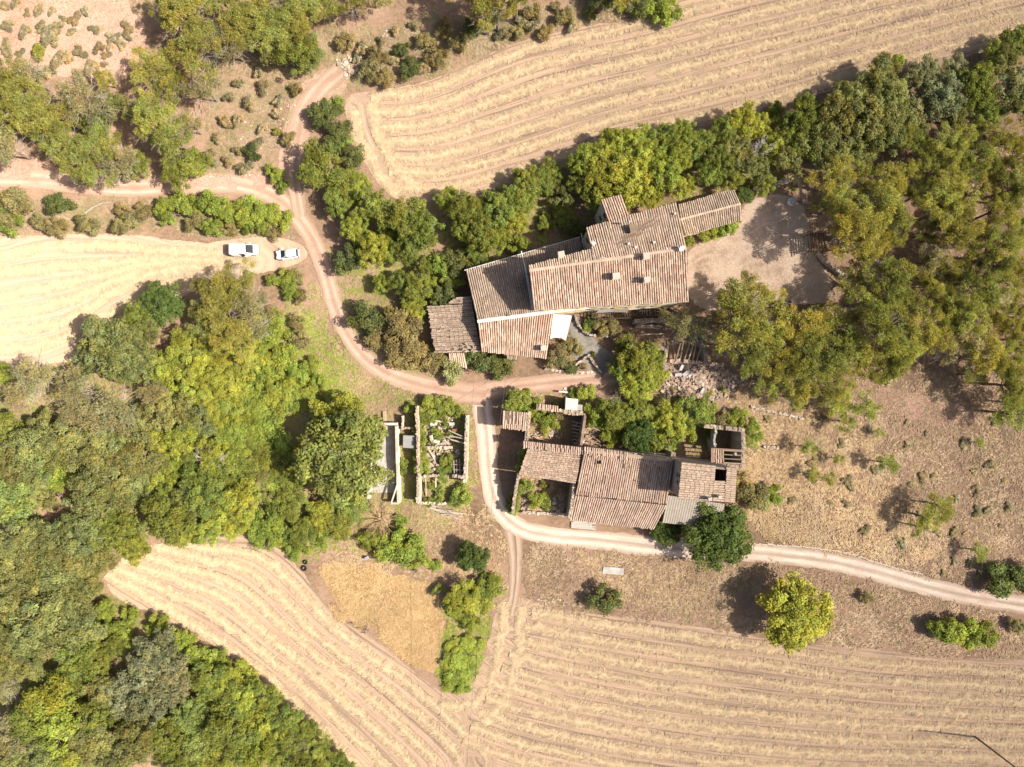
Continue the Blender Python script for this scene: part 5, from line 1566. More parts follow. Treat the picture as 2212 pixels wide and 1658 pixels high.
cluster('on the dry slope lower right', 'young pines on the dry slope', [
    ('N', 1722, 858, 32), ('N', 1810, 868, 34), ('N', 1868, 882, 36), ('N', 1828, 912, 26), ('N', 1746, 967, 22), ('N', 1899, 934, 13), ('N', 1809, 992, 15), ('N', 1792, 1036, 18), ('N', 1756, 1026, 18), ('N', 1920, 1002, 26), ('N', 2035, 1095, 34), ('N', 2005, 1120, 32), ('N', 1985, 1140, 22), ('N', 2116, 957, 13), ('N', 2180, 892, 44), ('N', 2205, 870, 36), ('N', 2116, 1194, 22), ('N', 1625, 955, 22)])
cluster('on the verge of the chalk road', 'shrubs along the chalk road', [
    ('W', 1311, 1298, 32), ('V', 2071, 1366, 36), ('V', 2030, 1358, 26), ('V', 2110, 1370, 32), ('V', 2140, 1378, 18), ('W', 2160, 1252, 36), ('W', 2205, 1248, 36), ('S', 1620, 1072, 34), ('V', 1660, 1070, 26), ('V', 1640, 1085, 20), ('S', 1605, 1045, 26), ('W', 1000, 1295, 22), ('U', 943, 1272, 15), ('S', 2195, 1350, 18), ('S', 1870, 1290, 14)])
place('Y', 1716, 1323, 74, 'large vivid yellow-green tree standing alone above the lower stubble field', None, 0, .85)
place('D', 1551, 1155, 72, 'big dark round fig tree overhanging the chalk road below the tower', None, 0, .78)
place('D', 1438, 1145, 34, 'small dark fig tree between the old roof and the chalk road', None, 0, .8)
place('D', 1020, 1202, 36, 'dark round fig tree standing alone left of the road bend', None, 0, 1.0)
place('D', 1381, 945, 38, 'dark fig tree growing inside the open ruin behind the old roof', None, 0, 1.1)
place('L', 746, 985, 95, 'very large light green tree beside the roofless concrete shed', None, 0, 1.1)
place('B', 715, 905, 48, 'bright tree touching the upper side of the very large light green tree')
place('Y', 752, 880, 32, 'small yellowish tree at the upper tip of the very large green tree', None, 0, 1.4)
place('D', 355, 657, 48, 'dark big-leaved tree at the lower edge of the field with the cars', None, 0, .9)
place('D', 1613, 421, 20, 'round dark bush beside the end of the long annex', None, 0, .7)
cluster('around the abandoned buildings', 'plants around the abandoned buildings', [
    ('V', 1122, 870, 30), ('V', 1150, 880, 20), ('V', 1266, 850, 20), ('V', 1240, 855, 14), ('G', 1331, 895, 34), ('V', 1290, 892, 28), ('V', 1310, 900, 26), ('G', 1388, 895, 30), ('B', 1448, 908, 36), ('G', 1506, 888, 38), ('V', 1480, 925, 28), ('V', 1420, 925, 28), ('V', 1360, 900, 26), ('V', 1450, 945, 22), ('V', 1180, 905, 22), ('S', 1200, 890, 18), ('V', 1320, 945, 22), ('U', 1300, 920, 12), ('V', 1590, 900, 22), ('V', 1625, 930, 24), ('S', 1560, 912, 20), ('U', 1180, 930, 14), ('U', 1200, 915, 14), ('V', 1530, 935, 18), ('V', 1160, 1080, 20), ('U', 1185, 1090, 14), ('V', 1140, 1050, 14), ('U', 1175, 1050, 10)])
cluster('growing through the rubble heap', 'weeds in the rubble', [('U', 1462, 862, 8), ('U', 1490, 835, 7), ('U', 1535, 850, 9), ('K', 1508, 868, 9), ('K', 1452, 842, 8), ('U', 1560, 842, 8), ('K', 1475, 815, 8)])
cluster('climbing on the abandoned walls', 'creepers on the ruin walls', [
    ('I', 1132, 990, 15, 2.5), ('I', 1128, 1012, 13, 2.5), ('I', 1112, 1085, 15), ('I', 1118, 1060, 14, .5), ('I', 1105, 1100, 14), ('I', 1135, 975, 12, 3), ('I', 1420, 965, 12, 3.5),
    ('I', 940, 930, 9, .4), ('I', 950, 945, 9, .4), ('I', 965, 915, 9, .4), ('I', 935, 955, 8, .4), ('I', 975, 935, 8, .3), ('I', 955, 900, 12, .3), ('I', 930, 1050, 10), ('I', 950, 1062, 11),
    ('I', 906, 900, 15, .5), ('I', 925, 876, 22), ('I', 955, 872, 24), ('I', 985, 890, 18), ('I', 903, 930, 14, .6), ('I', 908, 962, 16, .8), ('I', 912, 988, 17, .8), ('I', 912, 1012, 17, .8), ('I', 930, 905, 14, .4), ('I', 870, 998, 12), ('I', 870, 1014, 12), ('I', 965, 995, 15), ('I', 962, 1015, 14), ('I', 952, 1034, 13), ('I', 1002, 1066, 22), ('I', 985, 1078, 16), ('I', 945, 1082, 11), ('I', 925, 1084, 10), ('I', 890, 885, 16), ('I', 912, 945, 11, .6), ('I', 1128, 858, 20, 2), ('I', 1110, 865, 20, 2), ('I', 1100, 880, 14, 3)])
cluster('between the farmhouse and the track', 'plants around the farmhouse', [
    ('W', 793, 688, 36), ('S', 815, 725, 30), ('S', 868, 700, 40), ('S', 880, 745, 36), ('S', 855, 765, 30), ('B', 898, 672, 26), ('G', 890, 645, 24), ('S', 905, 770, 30), ('A', 978, 800, 30), ('S', 945, 778, 28), ('S', 960, 760, 22), ('W', 1048, 782, 32), ('W', 1078, 788, 28), ('W', 1025, 775, 22), ('S', 1100, 775, 22), ('S', 1204, 772, 26), ('W', 1233, 798, 15), ('S', 1245, 750, 18), ('S', 1225, 735, 14), ('V', 1490, 520, 12), ('V', 1520, 512, 14), ('V', 1545, 505, 14), ('V', 1570, 495, 18), ('V', 1585, 482, 14), ('W', 1281, 697, 15), ('S', 1300, 710, 18), ('S', 1325, 705, 18), ('V', 1268, 705, 12), ('G', 1354, 742, 22), ('G', 1381, 775, 40), ('B', 1368, 815, 36), ('B', 1405, 818, 34), ('G', 1410, 785, 28), ('G', 1340, 795, 26), ('B', 1380, 845, 28), ('K', 1262, 790, 9), ('U', 1280, 770, 8), ('S', 1560, 690, 18)])
cluster('beside the field with the cars', 'shrubs around the field with the cars', [
    ('S', 25, 445, 42), ('V', 10, 475, 34), ('W', 132, 442, 28), ('S', 120, 490, 24), ('S', 190, 485, 24), ('S', 270, 488, 26), ('S', 90, 482, 20), ('S', 262, 458, 16), ('S', 310, 462, 22), ('V', 362, 447, 26), ('V', 398, 440, 26), ('V', 432, 448, 22), ('V', 462, 445, 30), ('V', 492, 455, 26), ('V', 520, 462, 28), ('V', 545, 455, 26), ('V', 572, 468, 32), ('V', 605, 475, 26), ('V', 457, 490, 22), ('S', 420, 480, 22), ('V', 360, 468, 18), ('S', 500, 492, 18), ('S', 590, 498, 20), ('V', 540, 490, 18), ('V', 620, 602, 20), ('V', 628, 630, 20), ('V', 592, 606, 16), ('S', 645, 600, 16), ('S', 652, 640, 16)])
cluster('in the wood below the car field', 'trees below the field with the cars', [
    ('O', 235, 742, 58), ('O', 270, 762, 52), ('O', 205, 770, 44), ('G', 300, 700, 40), ('O', 300, 735, 44), ('P', 478, 632, 52), ('P', 512, 612, 44), ('P', 485, 690, 56), ('P', 450, 690, 40), ('Q', 540, 660, 46), ('Q', 545, 705, 42), ('P', 512, 730, 44), ('B', 400, 752, 38), ('B', 362, 800, 40), ('B', 425, 800, 42), ('B', 485, 790, 44, 0, .6), ('B', 540, 770, 44, 0, .6), ('Q', 75, 815, 46), ('B', 10, 805, 24), ('Q', 155, 822, 36), ('O', 275, 800, 40), ('O', 310, 790, 40), ('V', 590, 690, 24), ('V', 600, 720, 26), ('V', 580, 740, 30), ('V', 615, 760, 28), ('V', 640, 800, 24), ('V', 600, 790, 30), ('V', 570, 800, 30), ('S', 650, 740, 20), ('S', 640, 700, 18), ('V', 670, 790, 20), ('V', 690, 820, 18), ('Q', 40, 850, 36), ('G', 450, 740, 36)])
cluster('in the large left wood', 'trees of the large left wood', [
    ('Q', 175, 892, 46), ('Q', 250, 885, 50), ('Q', 160, 852, 40), ('Q', 332, 852, 34), ('Q', 220, 915, 40), ('O', 62, 970, 54), ('O', 137, 955, 52), ('O', 25, 1005, 50), ('O', 212, 955, 48), ('O', 262, 955, 48), ('O', 362, 887, 44), ('O', 225, 992, 48), ('O', 300, 980, 48), ('O', 250, 1050, 52), ('O', 200, 1067, 52), ('O', 300, 1052, 44), ('B', 350, 1042, 36), ('O', 325, 1012, 40), ('B', 125, 1022, 38), ('O', 85, 1030, 44), ('L', 37, 1080, 58), ('O', 78, 1067, 42), ('G', 445, 1067, 52), ('G', 362, 1112, 54), ('O', 395, 1090, 40), ('G', 225, 1142, 44), ('O', 175, 1158, 48), ('G', 275, 1150, 44), ('O', 100, 1178, 52), ('O', 50, 1167, 48), ('O', 150, 1205, 52), ('O', 37, 1217, 54), ('O', 208, 1205, 40), ('B', 290, 1178, 36), ('B', 400, 1150, 34), ('B', 450, 1145, 34), ('B', 480, 1112, 38), ('B', 505, 1128, 36), ('B', 525, 1080, 42), ('G', 500, 1017, 44), ('B', 470, 985, 40), ('G', 425, 1000, 38), ('B', 400, 945, 44), ('Y', 505, 942, 50, 0, .6), ('B', 525, 890, 52, 0, .6), ('B', 462, 895, 48, 0, .6), ('O', 425, 915, 38), ('B', 400, 862, 40, 0, .6), ('B', 445, 848, 40, 0, .6), ('B', 537, 967, 42, 0, .6), ('Y', 378, 1000, 30), ('O', 310, 915, 38), ('G', 0, 925, 40), ('O', 95, 925, 36), ('B', 500, 840, 44, 0, .6), ('B', 350, 960, 36)])
cluster('in the thicket by the big light tree', 'low thicket beside the big light tree', [
    ('V', 603, 855, 40), ('V', 578, 930, 42), ('G', 568, 1005, 40, 0, .7), ('V', 590, 1055, 38), ('G', 628, 1085, 40, 0, .8), ('Y', 693, 1112, 34), ('G', 742, 1128, 38, 0, .7), ('V', 603, 1117, 38), ('G', 653, 1155, 34, 0, .7), ('V', 640, 1185, 26), ('G', 755, 1092, 38, 0, .7), ('V', 560, 870, 42), ('V', 550, 1120, 34), ('V', 640, 990, 30), ('G', 615, 1030, 38, 0, .7), ('V', 570, 1160, 28), ('V', 610, 1165, 28), ('V', 700, 1150, 28), ('O', 555, 1050, 36, 0, .8), ('V', 545, 900, 34), ('V', 590, 890, 30), ('V', 560, 960, 34), ('V', 600, 970, 26), ('V', 630, 860, 28), ('V', 660, 845, 24), ('V', 575, 830, 34), ('V', 530, 850, 34), ('V', 620, 820, 24), ('U', 690, 850, 14), ('U', 645, 825, 14)], 0, .75)
cluster('in the lower left corner wood', 'trees of the lower left corner', [
    ('O', 100, 1343, 62), ('O', 37, 1293, 52), ('O', 150, 1300, 54), ('O', 178, 1355, 46), ('O', 87, 1275, 46), ('O', 15, 1368, 46), ('O', 60, 1375, 44), ('O', 130, 1250, 46), ('O', 185, 1250, 40), ('Y', 228, 1318, 24), ('G', 172, 1420, 44), ('G', 210, 1430, 36), ('C', 337, 1413, 48), ('C', 312, 1462, 50), ('C', 372, 1468, 46), ('C', 325, 1510, 50), ('C', 275, 1505, 46), ('C', 365, 1430, 34), ('B', 112, 1518, 54), ('B', 125, 1565, 50), ('G', 72, 1555, 46), ('Q', 8, 1493, 32), ('O', 62, 1430, 42), ('O', 25, 1440, 40), ('C', 25, 1593, 46), ('O', 200, 1593, 50), ('O', 300, 1590, 48), ('O', 262, 1640, 46), ('G', 362, 1590, 46), ('L', 412, 1545, 42), ('L', 430, 1610, 44), ('G', 487, 1568, 46), ('G', 450, 1468, 42), ('B', 480, 1475, 34), ('G', 500, 1500, 38), ('B', 525, 1518, 40), ('G', 525, 1605, 46), ('O', 100, 1630, 46), ('B', 150, 1640, 42), ('O', 25, 1650, 44), ('G', 210, 1545, 44), ('O', 225, 1490, 40), ('G', 150, 1465, 40), ('G', 400, 1660, 42), ('B', 470, 1650, 40), ('V', 440, 1430, 30), ('V', 410, 1400, 30), ('V', 400, 1375, 24), ('V', 345, 1350, 24), ('V', 285, 1335, 22), ('V', 250, 1360, 26), ('V', 260, 1385, 26), ('G', 245, 1400, 28),
    ('G', 578, 1508, 34), ('G', 612, 1552, 38), ('B', 578, 1565, 38), ('G', 650, 1578, 34), ('G', 690, 1618, 34), ('Q', 640, 1612, 30), ('G', 610, 1620, 42), ('G', 733, 1650, 30), ('B', 560, 1625, 40), ('G', 660, 1650, 38), ('V', 548, 1475, 24), ('V', 520, 1450, 24), ('V', 478, 1425, 22)])
cluster('by the tall dry grass plots', 'plants by the dry grass plots', [
    ('B', 1003, 1290, 38), ('V', 1050, 1270, 32), ('V', 1030, 1300, 30), ('V', 1060, 1255, 22), ('V', 878, 1187, 40), ('V', 845, 1185, 34), ('V', 900, 1200, 26), ('V', 938, 1222, 15), ('V', 865, 1132, 18), ('V', 1015, 1340, 22), ('V', 990, 1310, 24), ('V', 870, 1155, 16), ('V', 800, 1165, 24), ('V', 985, 1400, 22, 0, .4), ('V', 1020, 1395, 26, 0, .4), ('V', 990, 1440, 30, 0, .4), ('V', 985, 1470, 26, 0, .4), ('V', 1010, 1435, 26, 0, .4), ('V', 970, 1425, 22, 0, .4), ('V', 1000, 1480, 18, 0, .4)], 0, .8)
hill = [(240, 115, 30), (330, 80, 45), (440, 100, 35), (545, 155, 25), (480, 230, 60), (360, 240, 45), (400, 320, 70), (470, 330, 60), (620, 285, 35), (690, 460, 50), (500, 520, 70), (590, 500, 40), (820, 250, 40), (990, 330, 50), (850, 410, 45), (920, 485, 35), (770, 590, 60), (900, 550, 30), (70, 390, 45), (180, 465, 35), (50, 450, 50), (180, 520, 35), (370, 600, 60), (660, 660, 50), (705, 640, 22), (450, 620, 34), (80, 200, 40), (50, 240, 40), (200, 280, 50), (660, 170, 50), (1110, 240, 50), (1100, 320, 40), (730, 110, 36), (600, 185, 22), (30, 60, 45), (120, 30, 40), (1040, 370, 44), (940, 410, 30)]
cluster('on the bare red hillside', 'low bushes on the bare red hillside', [('K', x / 4, y / 4, max(7, r / 3.3), 0, .42) for x, y, r in hill] + [('U', 82, 112, 18)])
scr = [(560, 150), (600, 130), (520, 175), (570, 190), (600, 220), (540, 230), (510, 260), (565, 275), (590, 250), (560, 310), (520, 320), (500, 215), (480, 260), (470, 300), (455, 340), (495, 350), (530, 360), (785, 100), (830, 85), (860, 70), (900, 60), (960, 110), (1000, 75), (850, 130), (770, 130), (915, 140), (1130, 50), (1080, 70), (1160, 55), (1200, 15), (1110, 15), (1235, 60)]
cluster('in the scrub left of the upper field', 'heath bushes left of the upper field', [('K', x + prng.uniform(-6, 6), y + prng.uniform(-6, 6), prng.uniform(9, 17)) for x, y in scr])
sl_ = []
while len(sl_) < 46:
    x, y = prng.uniform(1640, 2200), prng.uniform(880, 1280)
    if y > 1160 + (x - 1640) * .2 or y < 850 + (x - 1640) * .12: continue
    sl_.append(('K', x, y, prng.uniform(6, 12), 0, .5))
cluster('on the dry slope right of the tower', 'dry bushes on the slope', sl_)
# dry, leafless growth
for i, (x, y, r, h, c, lab) in enumerate(((825, 1120, 42, 3.0, (.46, .33, .18), 'bare orange-brown dry bush below the concrete shed'), (1338, 868, 26, 2.2, (.36, .30, .22), 'bare grey dry bush between the track and the open ruin'), (310, 452, 22, 1.2, (.42, .38, .34), 'fallen grey branch in the scrub above the car field'),
                                      (483, 990, 34, 6.5, (.46, .40, .34), 'bare twiggy dead tree inside the large left wood'), (210, 448, 26, 1.0, (.44, .40, .36), 'fallen pale branch below the left part of the dirt track'), (1620, 345, 22, 7.5, (.50, .47, .44), 'dead grey-branched treetop in the hedge above the annex'), (945, 775, 24, 2.4, (.36, .28, .18), 'brown leafless shrub beside the pale lime shrub'))):
    me = bare_mesh(300 + i, r / S, h, c) if 'fallen' not in lab else fallen_mesh(300 + i, r / S, c)
    me.materials.append(M['bark'])
    e = empty('dry_bush', P(x, y, 0)); tag(e, lab, 'dead shrub')
    o = bpy.data.objects.new('branches', me); COL.objects.link(o); o.parent = e
# prickly pear below the pines
e = empty('prickly_pear', P(1909, 815, 0)); tag(e, 'pale yellow prickly pear clump at the lower edge of the pine grove', 'cactus')
rng = np.random.default_rng(310)
mb = MB(); vs = [(math.cos(t) * .2, math.sin(t) * .27, z) for z in (-.04, .04) for t in np.linspace(0, 6.2832, 9)[:-1]]
mb.add(vs, [tuple(range(7, -1, -1)), tuple(range(8, 16))] + [(i, (i + 1) % 8, 8 + (i + 1) % 8, 8 + i) for i in range(8)], (.42, .40, .13)); pme = mb.mesh('pad'); pme.materials.append(M['plastic'])
for i in range(110):
    o = bpy.data.objects.new('pad', pme); COL.objects.link(o); o.parent = e
    a, r = rng.uniform(0, 6.28), 2.0 * math.sqrt(rng.random()); o.location = (r * math.cos(a), r * math.sin(a) * .7, rng.uniform(.2, 1.1)); o.rotation_euler = (rng.uniform(-1.2, 1.2), rng.uniform(-1.2, 1.2), rng.uniform(0, 6))

# ------------------------------------------------------------------ ground cover
BLOCK = [NF, WF, SF] + [list(map(tuple, r)) for r in ROADS] + [YARD, TERR]
BUILT = [[(x / NK, y / NK) for x, y in b] for b in ([(1500, 850), (1830, 740), (1877, 640), (1950, 620), (2110, 650), (2300, 600), (2310, 690), (2150, 740), (2150, 960), (1800, 985), (1720, 1115), (1490, 1100), (1350, 1100), (1340, 960)], [(1625, 1480), (1655, 1400), (2300, 1460), (2290, 1570), (2050, 1650), (1780, 1620), (1800, 1515)], [(1155, 1330), (1240, 1330), (1240, 1540), (1155, 1540)])]
PALS = {
    'straw': [(.41, .285, .165), (.50, .365, .215), (.36, .245, .15), (.46, .345, .215)],
    'brown': [(.33, .23, .155), (.285, .195, .14), (.40, .285, .185), (.26, .20, .115), (.43, .315, .22)],
    'mixed': [(.44, .335, .18), (.30, .285, .10), (.38, .30, .16), (.26, .275, .075)],
    'green': [(.23, .275, .05), (.29, .32, .065), (.19, .23, .045), (.36, .32, .12)],
    'olive': [(.32, .28, .145), (.27, .245, .115), (.38, .30, .18), (.42, .34, .22)],
    'orange': [(.46, .31, .155), (.52, .365, .195), (.40, .26, .125), (.49, .34, .175)],
}
ZONES = [  # polygon, palette, density per m2, blade length
    ([(1560, 840), (1700, 850), (1900, 870), (1900, 1000), (2080, 1180), (1900, 1225), (1640, 1175), (1600, 1000)], 'straw', 20, .75),
    ([(1850, 860), (2240, 780), (2240, 1310), (2100, 1285), (1880, 1225), (1990, 1100), (1880, 980)], 'brown', 18, .6),
    ([(1130, 1180), (1240, 1178), (1500, 1205), (1700, 1220), (1900, 1262), (2240, 1345), (2240, 1430), (1900, 1408), (1600, 1370), (1300, 1330), (1150, 1310)], 'brown', 17, .7),
    ([(1240, 1190), (1420, 1210), (1560, 1260), (1500, 1320), (1380, 1310), (1300, 1260)], 'straw', 10, .8),
    ([(450, 110), (620, 130), (700, 60), (1100, 20), (1480, -20), (1380, 45), (1130, 88), (950, 172), (760, 195), (650, 210), (600, 330), (560, 390), (450, 380)], 'olive', 14, .5),
    ([(600, 600), (690, 600), (715, 700), (790, 800), (900, 850), (1020, 870), (1040, 1060), (900, 1200), (780, 1200), (760, 860), (640, 760)], 'mixed', 17, .6),
    ([(780, 1120), (900, 1090), (1060, 1090), (1100, 1150), (1095, 1300), (1060, 1340), (980, 1260), (860, 1240), (700, 1235)], 'straw', 17, .65),
    ([(560, 680), (680, 680), (760, 800), (760, 860), (640, 900), (540, 820)], 'green', 22, .6),
    (PLOT1, 'orange', 34, .8), (PLOT2, 'orange', 30, .55),
    ([(0, 425), (300, 425), (620, 470), (640, 520), (300, 500), (0, 505)], 'olive', 15, .5),
    ([(700, 540), (1000, 560), (1000, 650), (800, 680), (740, 660)], 'mixed', 16, .6),
    ([(740, 660), (800, 690), (930, 740), (1000, 840), (860, 810), (780, 760)], 'mixed', 18, .6),
    ([(970, 1290), (1080, 1290), (1050, 1400), (1030, 1480), (990, 1500), (945, 1465), (960, 1370)], 'green', 30, .5),
    ([(1100, 850), (1560, 840), (1560, 1000), (1140, 940)], 'mixed', 14, .5),
    ([(1130, 1020), (1240, 1040), (1220, 1110), (1120, 1115)], 'straw', 18, .7),
    ([(0, 790), (200, 780), (220, 860), (100, 930), (0, 920)], 'olive', 14, .5),
    ([(880, 860), (1010, 860), (1020, 1100), (850, 1090)], 'green', 14, .4),
    ([(-30, -30), (330, -30), (330, 170), (-30, 170)], 'olive', 6.5, .35),
    ([(1540, 400), (2230, 300), (2230, 860), (1560, 850), (1480, 700)], 'brown', 8, .45),
    ([(-40, 780), (780, 780), (780, 1200), (240, 1260), (700, 1670), (-40, 1670)], 'green', 6, .6),
    ([(740, 440), (1130, 380), (1700, 240), (1750, 400), (1400, 470), (900, 640), (740, 600)], 'green', 7, .6),
]
rng = np.random.default_rng(400)
PX, DR, LL, WW, CC, LF = [], [], [], [], [], []
for poly, pal, dens, bl in ZONES:
    q = np.array(poly, float)
    x0, y0, x1, y1 = q[:, 0].min(), q[:, 1].min(), q[:, 0].max(), q[:, 1].max()
    area = (x1 - x0) * (y1 - y0) / S / S
    n = int(area * dens * .62)
    # tufts: several blades share a root, thicker where the noise says so
    x, y = rng.uniform(x0, x1, n), rng.uniform(y0, y1, n)
    k = fbm(x * .035, y * .035, 7, 4)
    ok = inside(x + (k - .5) * 60, y + (vnoise(x * .05, y * .05, 3) - .5) * 40, poly) & (k + rng.uniform(-.25, .25, n) > .36)
    for b in BLOCK + BUILT:
        if b is SF and pal == 'orange': continue
        ok &= ~inside(x + rng.normal(0, 3.0, len(x)), y + rng.normal(0, 3.0, len(x)), b)
    x, y, k = x[ok], y[ok], k[ok]
    n = len(x)
    nb = 4
    pc = np.array(PALS[pal])
    tone = fbm(x * .03, y * .03, 21, 3)
    ci = np.clip((tone * 1.5 - .25 + rng.normal(0, .16, n)) * len(pc), 0, len(pc) - 1).astype(int)
    wind = 2.6 + (vnoise(x * .02, y * .02, 31) - .5) * 3.5
    for b in range(nb):
        X = (x - CX) / S + rng.normal(0, .07, n); Y = -(y - CY) / S + rng.normal(0, .07, n)
        PX.append(np.stack([X, Y, np.full(n, .02)], 1)); DR.append(wind + rng.normal(0, .6, n)); LL.append(bl * rng.uniform(.5, 1.3, n)); WW.append(rng.uniform(.05, .13, n) * (1.3 if pal == 'green' else 1))
        LF.append(bl * rng.uniform(.04, .24, n)); CC.append(pc[ci] * (.88 + .24 * vnoise(x * .012, y * .012, 77))[:, None] * rng.uniform(.91, 1.09, (n, 1)))
g = blades('ground_cover', np.concatenate(PX), np.concatenate(DR), np.concatenate(LL), np.concatenate(WW), np.concatenate(CC), np.concatenate(LF), M['grass'],
       label='dry and green grass tufts covering the ground between fields, tracks and buildings', cat='grass')
print('BLADES', sum(map(len, PX)))
# loose stones strewn about
def strew(label, poly_f, n, seed, smin, smax):
    o = rubble(None, 'scattered_stones', [(x * NK, y * NK) for x, y in poly_f], n, seed, None, smin, smax)
    tag(o, label, 'stones', None, 'stuff')
strew('pale stones strewn beside the red track at the top', [(725, 130), (760, 125), (780, 160), (745, 165)], 60, 401, .08, .45)
strew('small pale stones scattered in the scrub left of the red track', [(520, 200), (640, 200), (640, 300), (600, 340), (520, 330)], 90, 402, .05, .2)
strew('pale stones along the rutted path above the upper field', [(740, 110), (860, 55), (870, 70), (760, 150)], 70, 403, .05, .2)
strew('pale stones below the hairpin of the dirt track', [(450, 378), (560, 378), (560, 385), (450, 385)], 50, 404, .06, .2)
strew('pale stones edging the lower stubble field near the road spur', [(1150, 1285), (1240, 1300), (1240, 1312), (1160, 1302)], 50, 405, .05, .2)
strew('pale stones fallen on the slope right of the rubble heap', [(1540, 850), (1660, 880), (1640, 900), (1540, 880)], 70, 406, .06, .3)
#@@SECTION4
# ------------------------------------------------------------------ vehicles
def loft(secs, cap=True):
    """secs: list of rings (same length) -> verts, faces"""
    n = len(secs[0]); V = [p for s in secs for p in s]; F = []
    for i in range(len(secs) - 1):
        for j in range(n):
            F.append((i * n + j, i * n + (j + 1) % n, (i + 1) * n + (j + 1) % n, (i + 1) * n + j))
    if cap:
        F.append(tuple(range(n - 1, -1, -1))); F.append(tuple(range((len(secs) - 1) * n, len(secs) * n)))
    return V, F

def ring(x, w, zb, zt, c=.12):
    """rounded-rectangle section at station x"""
    h = w / 2
    return [(x, -h + c * .4, zb), (x, -h, zb + c), (x, -h, (zb + zt) / 2), (x, -h + .05, zt - c), (x, -h + .05 + c, zt), (x, h - .05 - c, zt), (x, h - .05, zt - c), (x, h, (zb + zt) / 2), (x, h, zb + c), (x, h - c * .4, zb)]

def car(name, loc, rz, label, L, Wd, hood_z, roof_z, st, wheel_x, van=False):
    e = empty(name, loc, rz)
    tag(e, label, 'van' if van else 'car')
    mb = MB(); V, F = loft([ring(x, w, .28, z) for x, w, z in st['body']]); mb.add(V, F)
    mb.build('body', M['paint'], e, True)
    # glazed cabin: dark glass house, white roof and pillars on it
    mb = MB(); V, F = loft([ring(x, w, z0, z1, .08) for x, w, z0, z1 in st['cabin']]); mb.add(V, F); mb.build('glass_house', M['glass'], e, False)
    mb = MB(); V, F = loft([ring(x, w, z0, z1, .05) for x, w, z0, z1 in st['roof']]); mb.add(V, F); rf = mb.build('roof', M['paint'], e, True)
    for s in (-1, 1):
        for (x0, z0, x1, z1, w0, w1) in st['pillars']:
            mb = MB(); mb.beam((x0, s * w0, z0), (x1, s * w1, z1), .09, .09); mb.build('pillar', M['paint'], e)
        if van:
            pass
        mb = MB(); mb.beam((st['roof'][0][0], s * (st['roof'][1][1] / 2 - .12), roof_z + .03), (st['roof'][-1][0], s * (st['roof'][1][1] / 2 - .12), roof_z + .03), .05, .05)
        if not van: mb.build('roof_rail', M['steel'], rf)
        mb = MB(); mb.box((st['mirror'], s * (Wd / 2 + .1), hood_z + .12), (.06, 0, 0), (0, .12, 0), (0, 0, .09)); mb.build('mirror', M['paint'], e)
        mb = MB(); mb.box((L / 2 - .2, s * (Wd / 2 - .40), hood_z - .22), (.1, 0, 0), (0, .17, 0), (0, 0, .07), (.7, .72, .75)); mb.build('headlight', M['plastic'], e)
        mb = MB(); mb.box((-L / 2 + .04, s * (Wd / 2 - .14), .95), (.06, 0, 0), (0, .1, 0), (0, 0, .2), (.35, .03, .02)); mb.build('tail_light', M['plastic'], e)
        for x in wheel_x:
            mb = MB(); mb.tube((x, s * (Wd / 2 - .2), .33), (x, s * (Wd / 2 + .01), .33), .33, .33, 18); w = mb.build('wheel', M['rubber'], e)
            mb = MB(); mb.tube((x, s * (Wd / 2 - .02), .33), (x, s * (Wd / 2 + .025), .33), .21, .21, 12); mb.build('rim', M['steel'], w)
    mb = MB(); mb.box((L / 2 - .02, 0, .45), (.06, 0, 0), (0, Wd / 2 - .12, 0), (0, 0, .12), (.12, .12, .12)); mb.build('bumper', M['plastic'], e)
    return e

hatch = dict(body=[(-2.08, 1.5, .85), (-1.98, 1.68, .98), (-1.3, 1.78, 1.0), (.4, 1.78, .98), (1.2, 1.76, .92), (1.75, 1.66, .82), (2.05, 1.4, .66)],
             cabin=[(-1.95, 1.46, .9, 1.02), (-1.55, 1.46, .9, 1.42), (-.2, 1.46, .9, 1.47), (.35, 1.46, .9, 1.38), (1.12, 1.46, .85, .96)],
             roof=[(-1.72, 1.16, 1.36, 1.44), (-1.45, 1.30, 1.38, 1.50), (-.3, 1.32, 1.4, 1.53), (.3, 1.26, 1.34, 1.46)],
             pillars=[(.32, 1.42, 1.05, .98, .60, .70), (-.45, 1.44, -.45, .98, .66, .74), (-1.5, 1.42, -1.9, 1.0, .62, .70)], mirror=.75)
car('parked_car', P(624, 551, 0), math.radians(180 + 5), 'small white hatchback parked in the stubble field nearer the dirt track', 4.16, 1.78, .95, 1.5, hatch, (-1.3, 1.3))
vanst = dict(body=[(-2.42, 1.78, 1.05), (-2.38, 1.88, 1.22), (-1.0, 1.92, 1.22), (1.1, 1.92, 1.2), (1.7, 1.88, 1.1), (2.15, 1.78, .98), (2.42, 1.55, .72)],
             cabin=[(-2.36, 1.6, 1.1, 1.84), (-1.5, 1.62, 1.1, 1.86), (.2, 1.62, 1.1, 1.86), (.72, 1.6, 1.1, 1.78), (1.62, 1.58, 1.05, 1.16)],
             roof=[(-2.42, 1.60, 1.78, 1.86), (-2.2, 1.70, 1.8, 1.94), (-.2, 1.70, 1.82, 1.96), (.55, 1.62, 1.78, 1.9)],
             pillars=[(.62, 1.84, 1.55, 1.18, .74, .78), (.15, 1.84, .15, 1.15, .82, .84), (-.95, 1.84, -.95, 1.15, .82, .84), (-2.3, 1.84, -2.36, 1.15, .78, .82)], mirror=1.15)
v = car('parked_van', P(532, 542, 0), math.radians(1), 'white van with its side door slid open at the edge of the stubble field', 4.84, 1.92, 1.15, 1.95, vanst, (-1.5, 1.5), True)
mb = MB(); mb.box((-1.35, -1.07, 1.08), (.62, 0, 0), (0, .05, 0), (0, 0, .72), (.8, .8, .8)); mb.build('sliding_door', M['paint'], v)
